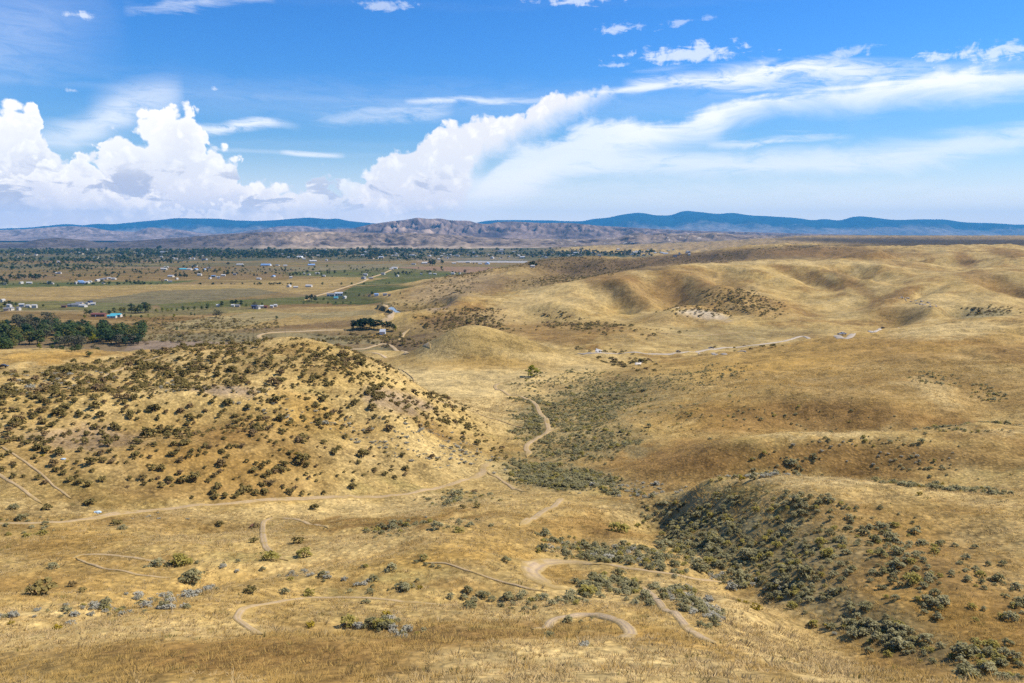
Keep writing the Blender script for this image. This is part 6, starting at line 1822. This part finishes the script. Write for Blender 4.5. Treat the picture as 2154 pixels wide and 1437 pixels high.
def house_meshes(L_, W_, H_, R_, wall, roof, det):
    key = (L_, W_, H_, R_, wall, roof, det)
    if key in _HC: return _HC[key]
    bm = bmesh.new()
    # pentagonal gable prism along x
    prof = [(-W_ / 2, -0.4), (W_ / 2, -0.4), (W_ / 2, H_), (0, H_ + R_), (-W_ / 2, H_)]
    a = [bm.verts.new((-L_ / 2, y, z)) for y, z in prof]; b = [bm.verts.new((L_ / 2, y, z)) for y, z in prof]
    bm.faces.new(a[::-1]); bm.faces.new(b)
    for i in range(5):
        j = (i + 1) % 5
        bm.faces.new((a[i], a[j], b[j], b[i]))
    bmesh.ops.recalc_face_normals(bm, faces=bm.faces)
    w = to_mesh('wall', bm, WALLS[wall])
    bm = bmesh.new()
    o = 0.45; th = 0.18; sl = R_ / (W_ / 2)
    pr = [(-W_ / 2 - o, H_ - o * sl + .03), (0, H_ + R_ + .03), (W_ / 2 + o, H_ - o * sl + .03), (W_ / 2 + o, H_ - o * sl + th + .03), (0, H_ + R_ + th + .05), (-W_ / 2 - o, H_ - o * sl + th + .03)]
    a = [bm.verts.new((-L_ / 2 - o, y, z)) for y, z in pr]; b = [bm.verts.new((L_ / 2 + o, y, z)) for y, z in pr]
    for q in ((0, 1, 4, 5), (1, 2, 3, 4)):
        bm.faces.new([a[i] for i in q]); bm.faces.new([b[i] for i in q[::-1]])
    for i in range(6):
        j = (i + 1) % 6
        bm.faces.new((a[i], a[j], b[j], b[i]))
    bmesh.ops.recalc_face_normals(bm, faces=bm.faces)
    rf = to_mesh('roof', bm, ROOFS[roof])
    win = door = None
    if det:
        win = []
        for side in (-1, 1):
            for k in (-0.32, 0.0, 0.32) if L_ > 9 else (-0.25, 0.25):
                bm = bmesh.new()
                y = side * (W_ / 2 + 0.02)
                bm_box(bm, k * L_ - .7, k * L_ + .7, min(y, y + side * .06), max(y, y + side * .06), H_ * .42, H_ * .82)
                win.append(to_mesh('window', bm, M_GLASS))
        bm = bmesh.new()
        bm_box(bm, -L_ * .16 - .5, -L_ * .16 + .5, -W_ / 2 - .09, -W_ / 2 - .02, 0, 2.05)
        door = to_mesh('door', bm, M_TRIM)
    _HC[key] = (w, rf, win, door)
    return _HC[key]


HN = [0]


def house(u, v, wpx, wall, roof, label, group=None, hk=1.0, det=False, name='house', cat='house', rz=None, depth=0.6, dmin=560):
    h = vh(u, v, dmin)
    if h is None: return
    HN[0] += 1
    Lm = max(5.0, wpx * h[1] / FPX)
    # round dimensions so that alike houses share meshes
    Lr = round(Lm / 2) * 2.0
    Wr = round(max(4, min(14, Lr * depth)))
    H_ = 2.7 * hk
    w, rf, win, door = house_meshes(Lr, float(Wr), H_, round(Wr * 0.24, 1), wall, roof, det)
    if rz is None: rz = [(0.15, -0.3, 1.45, 0.4, -0.12)[HN[0] % 5], 0][0]
    o = thing(name, (h[0], h[1], h[2] + 0.05), label, cat, group, rz)
    link('wall', w, o); link('roof', rf, o)
    if win:
        for q in win: link('window', q, o)
        link('door', door, o)
    return o


# the metal shed by the grove, panels and seams picked out
def shed():
    u, v = 805, 703
    h = vh(u, v, 430)
    k = h[1] / FPX
    o = thing('metal_shed', (h[0], h[1], h[2]), 'pale blue white metal shed standing alone before the dark grove', 'shed', None, 0.05)
    W_, D_, H_ = 11.5 * k, 7.0, 5.6 * k
    bm = bmesh.new(); bm_box(bm, -W_ / 2, W_ / 2, -D_ / 2, D_ / 2, -.5, H_); link('wall', to_mesh('wall', bm, WALLS['metal']), o)
    for i in range(8):
        bm = bmesh.new()
        x0 = -W_ / 2 - .3 + i * (W_ + .6) / 8
        z0, z1 = H_ + .03, H_ + 1.9
        a = [bm.verts.new(p) for p in ((x0 + .03, -D_ / 2 - .4, z0), (x0 + (W_ + .6) / 8 - .03, -D_ / 2 - .4, z0), (x0 + (W_ + .6) / 8 - .03, D_ / 2 + .4, z1), (x0 + .03, D_ / 2 + .4, z1))]
        b = [bm.verts.new(p.co + Vector((0, 0, .12))) for p in a]
        bm.faces.new(a[::-1]); bm.faces.new(b)
        for j in range(4): bm.faces.new((a[j], a[(j + 1) % 4], b[(j + 1) % 4], b[j]))
        bmesh.ops.recalc_face_normals(bm, faces=bm.faces)
        link('roof_panel', to_mesh('roof_panel', bm, ROOFS['silver']), o)
    bm = bmesh.new(); bm_box(bm, -1.6, 1.6, -D_ / 2 - .1, -D_ / 2 - .02, 0, 2.6); link('door', to_mesh('door', bm, ROOFS['white']), o)
    bm = bmesh.new(); bm_box(bm, -W_ / 2 - .08, -W_ / 2 - .02, -D_ / 2 + .3, D_ / 2 - .3, 0, 2.6); link('side_door', to_mesh('side_door', bm, WALLS['grey']), o)


shed()
house(245, 667, 22, 'white', 'turquoise', 'long barn with turquoise metal roof in the left valley trees', None, 1.1, True, 'barn', 'barn', 0.05, .5)
house(236, 669, 17, 'white', 'turquoise', 'lower turquoise roofed shed in front of the long barn', None, 0.9, True, 'barn', 'barn', 0.05, .5)
house(208, 666, 28, 'brick', 'red', 'long dark red roofed building left of the turquoise barn', None, 1.1, True, 'barn', 'barn', 0.08, .4)
house(536, 649, 13, 'blue', 'navy', 'dark navy roofed house beside the white gabled one', None, 1.3, True, 'house', 'house', 0.3)
house(543, 650, 10, 'white', 'grey', 'white gabled house on the straw field edge', None, 1.3, True, 'house', 'house', 1.4)
house(551, 648, 7, 'white', 'white', 'small white outbuilding right of the gabled house', None, 1.0, False, 'outbuilding', 'shed', .2)
house(559, 648, 6, 'brick', 'red', 'tiny red shed right of the white outbuilding', None, .9, False, 'outbuilding', 'shed', .1)
house(572, 647, 7, 'white', 'silver', 'pale shed before the trailers on the straw field edge', None, .9, False, 'outbuilding', 'shed', .1)
house(580, 645, 7, 'white', 'white', 'white trailer at the right end of the straw field yard', None, .8, False, 'trailer', 'trailer', .1)
house(490, 645, 7, 'white', 'white', 'white trailer before the dark farm pair of trees', None, .8, False, 'trailer', 'trailer', .1)
house(500, 646, 9, 'tan', 'grey', 'low tan house before the dark farm pair of trees', None, .9, False, 'house', 'house', .1)
house(459, 645, 5, 'white', 'white', 'small white shed left of the dark round tree', None, .8, False, 'outbuilding', 'shed', .1)
house(696, 623, 15, 'grey', 'grey', 'long grey roofed house in the farmstead beside the green field', None, 1.1, True, 'house', 'house', .1)
house(713, 623, 16, 'white', 'silver', 'pale two gabled house in the farmstead beside the green field', None, 1.7, True, 'house', 'house', .2)
house(707, 629, 9, 'metal', 'turquoise', 'small turquoise shed under the farmstead', None, .9, False, 'outbuilding', 'shed', .1)
house(725, 628, 7, 'white', 'white', 'white shed at the right of the farmstead', None, 1.0, False, 'outbuilding', 'shed', 1.3)
house(792, 623, 9, 'metal', 'blue', 'blue roofed barn on the green field', None, 1.1, True, 'barn', 'barn', .1)
house(777, 624, 5, 'tan', 'brown', 'small tan shed left of the blue roofed barn', None, .9, False, 'outbuilding', 'shed', .1)
house(810, 622, 8, 'grey', 'grey', 'grey shed before the tan slope on the green field', None, .9, False, 'outbuilding', 'shed', .1)
house(819, 623, 7, 'tan', 'brown', 'brown roofed shed nearest the tan slope', None, .8, False, 'outbuilding', 'shed', .1)

# farm buildings further out: u, v, width px, wall, roof
FB = [(20, 647, 9, 'white', 'white'), (24, 653, 8, 'white', 'grey'), (46, 646, 9, 'grey', 'white'), (60, 647, 10, 'white', 'white'), (73, 648, 8, 'white', 'white'), (40, 653, 6, 'white', 'grey'), (6, 636, 8, 'white', 'white'), (14, 655, 9, 'tan', 'grey'),
      (168, 641, 14, 'tan', 'grey'), (160, 645, 14, 'white', 'grey'), (175, 646, 14, 'white', 'white'), (190, 640, 9, 'blue', 'navy'), (196, 642, 8, 'white', 'white'), (148, 645, 10, 'grey', 'grey'), (135, 647, 10, 'brick', 'brown'), (185, 642, 7, 'white', 'grey'),
      (45, 597, 9, 'white', 'white'), (62, 597, 10, 'white', 'white'), (10, 599, 8, 'white', 'grey'), (104, 597, 9, 'white', 'grey'), (110, 598, 6, 'white', 'white'), (160, 598, 7, 'grey', 'white'), (170, 594, 9, 'metal', 'blue'), (182, 596, 13, 'white', 'white'), (174, 598, 10, 'grey', 'blue'), (190, 594, 8, 'white', 'silver'), (205, 592, 9, 'white', 'white'), (214, 590, 9, 'white', 'grey'), (222, 588, 9, 'tan', 'grey'), (230, 587, 8, 'white', 'white'), (240, 588, 9, 'white', 'white'),
      (218, 597, 6, 'white', 'white'), (120, 576, 7, 'white', 'white'), (126, 576, 6, 'white', 'grey'), (345, 568, 11, 'white', 'white'), (360, 583, 13, 'white', 'silver'), (372, 588, 8, 'white', 'white'), (358, 594, 8, 'white', 'grey'), (350, 591, 6, 'white', 'white'), (385, 568, 14, 'white', 'turquoise'), (398, 568, 13, 'white', 'white'), (412, 568, 10, 'metal', 'blue'), (440, 565, 9, 'white', 'grey'), (505, 558, 14, 'white', 'white'), (470, 581, 8, 'white', 'white'), (450, 583, 9, 'grey', 'blue'), (442, 587, 7, 'white', 'white'), (460, 586, 6, 'white', 'silver'),
      (420, 580, 8, 'white', 'white'), (494, 579, 7, 'tan', 'grey'), (545, 588, 9, 'white', 'white'), (575, 583, 11, 'white', 'blue'), (612, 586, 5, 'white', 'white'), (640, 577, 4, 'white', 'white'), (668, 577, 8, 'white', 'white'), (682, 582, 6, 'white', 'white'), (650, 579, 9, 'white', 'grey'), (655, 559, 14, 'white', 'blue'), (560, 559, 20, 'metal', 'blue'), (600, 560, 8, 'white', 'white'), (584, 559, 8, 'white', 'grey'),
      (608, 604, 10, 'white', 'white'), (622, 606, 9, 'white', 'white'), (650, 604, 13, 'white', 'white'), (768, 579, 8, 'grey', 'grey'), (770, 580, 7, 'white', 'white'), (765, 587, 12, 'grey', 'grey'), (780, 587, 10, 'tan', 'grey'), (830, 566, 11, 'white', 'white'), (823, 568, 7, 'white', 'white'), (806, 578, 8, 'white', 'grey'), (836, 582, 8, 'white', 'white'), (905, 577, 7, 'white', 'white'), (915, 578, 7, 'white', 'white'), (886, 578, 5, 'white', 'grey'), (953, 577, 8, 'white', 'white'), (967, 577, 6, 'white', 'white'),
      (893, 555, 12, 'white', 'white'), (870, 557, 9, 'white', 'grey'), (955, 555, 8, 'white', 'white'), (985, 553, 9, 'white', 'white'), (1025, 556, 17, 'metal', 'blue'), (1120, 563, 8, 'white', 'white'), (1010, 556, 7, 'white', 'white'), (350, 563, 8, 'white', 'white'), (410, 561, 10, 'white', 'grey'), (430, 568, 8, 'white', 'blue')]
rb = random.Random(5)
cnt = {}
for (u, v, wp, wa, ro) in FB:
    where = ('far left farms' if u < 130 else 'left yard on the plain' if v > 630 else 'left farm strip' if u < 260 else 'farm strip left of centre' if u < 480 else 'centre farm strip' if u < 700 else 'farms by the long brown field' if u < 960 else 'farms before the tan hills')
    lab = '%s %s building with %s roof in the %s' % ('small' if wp < 8 else 'mid sized' if wp < 11 else 'long', {'metal': 'pale metal', 'brick': 'red brown', 'blue': 'dark blue'}.get(wa, wa), ro, where)
    house(u, v, wp, wa, ro, lab, 'farm buildings on the valley floor', rb.choice([.9, 1.1, 1.4]), False, 'farm_building', 'building', None, .55)
# town roofs
rt = np.random.default_rng(12)
for i in range(200):
    u = float(np.clip(rt.choice([60, 200, 380, 430, 620, 650, 760, 820, 900, 960, 1080, 1200, 1330, 1420]) + rt.normal(0, 42), -20, 1450)); v = float(np.clip(rt.normal(537, 6.5), 526, 553))
    if u > 1150 and v > 541: v = 533.0
    wa = ['white', 'white', 'white', 'tan', 'grey'][rt.integers(5)]; ro = ['white', 'white', 'grey', 'silver', 'silver', 'brown'][rt.integers(6)]
    wp = float(rt.choice([4, 5, 6, 7, 10, 14], p=[.25, .25, .2, .15, .1, .05]))
    part = 'left' if u < 300 else 'left centre' if u < 560 else 'centre' if u < 850 else 'right centre' if u < 1100 else 'right'
    lab = '%s %s town building with %s roof, %s part, %s' % ('tiny' if wp < 6 else 'small' if wp < 9 else 'long', wa, ro, part, 'far rows' if v < 533 else 'middle rows' if v < 541 else 'near rows')
    house(u, v, wp, wa, ro, lab, 'buildings of the distant town', float(rt.choice([1.2, 1.5, 2.0])), False, 'town_building', 'building', None, .6, 1500)
# two white domes in the town
M_DOME = plain('white_dome', (0.8, 0.8, 0.78))
for u, lab in ((626, 'left one of two white domed halls in the town'), (634, 'right one of two white domed halls in the town')):
    h = vh(u, 542, 1500)
    bm = bmesh.new()
    bmesh.ops.create_uvsphere(bm, u_segments=16, v_segments=8, radius=1)
    bmesh.ops.delete(bm, geom=[q for q in bm.verts if q.co.z < -0.05], context='VERTS')
    me = to_mesh('dome', bm, M_DOME)
    k = h[1] / FPX
    o = thing('domed_hall', (h[0], h[1], h[2]), lab, 'hall', None, 0, (4.2 * k, 4.2 * k, 3.2 * k))
    link('dome', me, o)
    bm = bmesh.new(); bm_box(bm, -.25, .25, -1.12, -.9, 0, .5); link('door', to_mesh('door', bm, WALLS['grey']), o)

# ------------------------------------------------------------------ vehicles by the gravel road
M_TYRE = plain('tyre', (0.02, 0.02, 0.02), .9)
M_LAMP = plain('lamp_glass', (0.75, 0.75, 0.72), .2)


def prism(bm, prof, y0, y1):
    a = [bm.verts.new((x, y0, z)) for x, z in prof]; b = [bm.verts.new((x, y1, z)) for x, z in prof]
    bm.faces.new(a); bm.faces.new(b[::-1])
    for i in range(len(prof)):
        j = (i + 1) % len(prof)
        bm.faces.new((a[i], b[i], b[j], a[j]))
    bmesh.ops.recalc_face_normals(bm, faces=bm.faces)


def car(u, v, col, label, rz, pick=False, dmin=430):
    h = vh(u, v, dmin)
    o = thing('pickup_truck' if pick else 'parked_car', (h[0], h[1], h[2] + .3), label, 'pickup' if pick else 'car', None, rz, 0.85)
    paint = plain('car_paint', col, .3, .5, 0, 1, .05)
    bm = bmesh.new()
    if pick: prism(bm, [(-2.7, .45), (2.6, .45), (2.7, .8), (2.5, 1.05), (1.2, 1.12), (-2.65, 1.12), (-2.75, .8)], -.92, .92)
    else: prism(bm, [(-2.2, .4), (2.15, .4), (2.25, .7), (2.05, .95), (1.1, 1.02), (-1.9, 1.05), (-2.25, .85)], -.88, .88)
    link('body', to_mesh('body', bm, paint), o)
    bm = bmesh.new()
    prism(bm, [(-.55, 1.1), (1.2, 1.1), (.6, 1.72), (-.4, 1.76)] if pick else [(-1.7, 1.02), (1.1, 1.02), (.45, 1.48), (-1.1, 1.52)], -.8, .8)
    link('cabin', to_mesh('cabin', bm, M_GLASS), o)
    bm = bmesh.new(); zt = 1.73 if pick else 1.49
    bm_box(bm, -.4 if pick else -1.05, .55 if pick else .4, -.78, .78, zt, zt + .06); link('roof', to_mesh('roof', bm, paint), o)
    for x in ((-1.7, 1.75) if pick else (-1.35, 1.35)):
        for y in (-.85, .85):
            bm = bmesh.new()
            bmesh.ops.create_cone(bm, cap_ends=True, segments=12, radius1=.38, radius2=.38, depth=.24)
            me = to_mesh('wheel', bm, M_TYRE)
            wq = link('wheel', me, o); wq.location = (x, y, .36); wq.rotation_euler = (pi / 2, 0, 0)
    for y in (-.6, .6):
        bm = bmesh.new(); xe = 2.62 if pick else 2.16
        bm_box(bm, xe, xe + .1, y - .16, y + .16, .68, .86); link('headlight', to_mesh('headlight', bm, M_LAMP), o)


car(1496, 734, (.10, .11, .13), 'dark vehicle parked on the gravel turnout of the road', .2, True)
car(1427, 741.5, (.14, .12, .10), 'dark brown car on the gravel road left of the turnout', .1)
car(1765, 705, (.03, .03, .035), 'black car on the road right of the turnout', .3)
car(1773, 705, (.7, .7, .7), 'white car close behind the black car on the road', .3)
car(1857, 691, (.06, .05, .05), 'dark car furthest right on the road', .3)
car(8, 774, (.05, .05, .055), 'dark car at the left frame edge below the bare field', .1, False, 300)

# ------------------------------------------------------------------ utility poles along the dirt road
M_POLE = plain('weathered_pole', (0.16, 0.12, 0.09), .9)
bm = bmesh.new(); bmesh.ops.create_cone(bm, cap_ends=True, segments=6, radius1=.17, radius2=.11, depth=10.5, matrix=__import__('mathutils').Matrix.Translation((0, 0, 5)))
ME_POLE = to_mesh('post', bm, M_POLE)
bm = bmesh.new(); bm_box(bm, -1.3, 1.3, -.08, .08, 9.3, 9.52); ME_ARM = to_mesh('crossarm', bm, M_POLE)
for u, v, lab in ((534, 716, 'utility pole at the left bend of the pale road'), (560, 712, 'utility pole inside the bend of the pale road'), (600, 703, 'utility pole on the straight of the pale road, left one'), (688, 700, 'utility pole on the straight of the pale road, right one'), (448, 655, 'far utility pole by the long hedge')):
    h = vh(u, v, 430)
    o = thing('utility_pole', (h[0], h[1], h[2]), lab, 'pole', 'utility poles along the pale dirt road', .3)
    link('post', ME_POLE, o); link('crossarm', ME_ARM, o)

# ------------------------------------------------------------------ small things on the ground
M_TARP = plain('pale_blue_tarp', (0.48, 0.60, 0.66), .6, .3, 0, 3, .3)
M_ROCK = plain('weathered_rock', (0.46, 0.38, 0.29), .95, .1, 0, 1.2, .6)
M_BOARD = plain('reddish_board', (0.16, 0.065, 0.045), .9)


def lump(name, mat, r, sx, sy, sz, sub=2, jag=.25):
    bm = bmesh.new()
    bmesh.ops.create_icosphere(bm, subdivisions=sub, radius=1)
    for v in bm.verts:
        k = 1 + jag * (r.random() - .5) * 2
        v.co = Vector((v.co.x * sx * k, v.co.y * sy * k, max(v.co.z, -.4) * sz * k))
    return to_mesh(name, bm, mat)


for i, (u, v, wp, mat, nm, lab) in enumerate([(205, 1078, 15, M_TARP, 'crumpled_tarp', 'crumpled pale blue tarp lying by the track at left'), (133, 966, 10, M_TARP, 'crumpled_tarp', 'small white sheet lying among the dark shrubs of the left hill')]):
    h = ground_hit(u, v, 60, 400); k = wp / 2 * h[1] / FPX
    me = lump(nm, mat, random.Random(i), k, k * .8, k * .3, 3, .3)
    o = link(nm, me); o.location = (h[0], h[1], h[2] + .05); o['label'] = lab; o['category'] = 'tarp'
h = ground_hit(528, 1110, 60, 300)
o = thing('board_pile', (h[0], h[1], h[2] + .05), 'broken reddish boards leaning by the shrub left of the small loop', 'boards', None, .4)
for i in range(4):
    bm = bmesh.new(); bm_box(bm, -.6, .6, -.08, .08, 0, .05)
    q = link('board', to_mesh('board', bm, M_BOARD), o); q.location = (.1 * i, .12 * i, .1 + .08 * i); q.rotation_euler = (.1 * i, -.45 + .1 * i, .3 * i)
rr = random.Random(3)
RK = [lump('rock', M_ROCK, random.Random(40 + i), 1, .8, .75, 2, .35) for i in range(3)]
for i in range(26):
    t = i / 25
    u = 1893 + 75 * t + rr.uniform(-4, 4); v = 627 + 17 * t + rr.uniform(-4, 4)
    h = vh(u, v, 600)
    o = link('rock', RK[i % 3]); s = rr.uniform(.5, 1.4); o.scale = (s * 1.5, s, s); o.location = (h[0], h[1], h[2]); o.rotation_euler = (0, 0, rr.uniform(0, 6))
    o['label'] = '%s grey rock in the outcrop on the right hand hill, %s' % ('large' if s > 1.0 else 'small', 'upper left part' if t < .33 else 'middle' if t < .66 else 'lower right part'); o['category'] = 'rock'; o['group'] = 'rocks of the outcrop on the right hand hill'
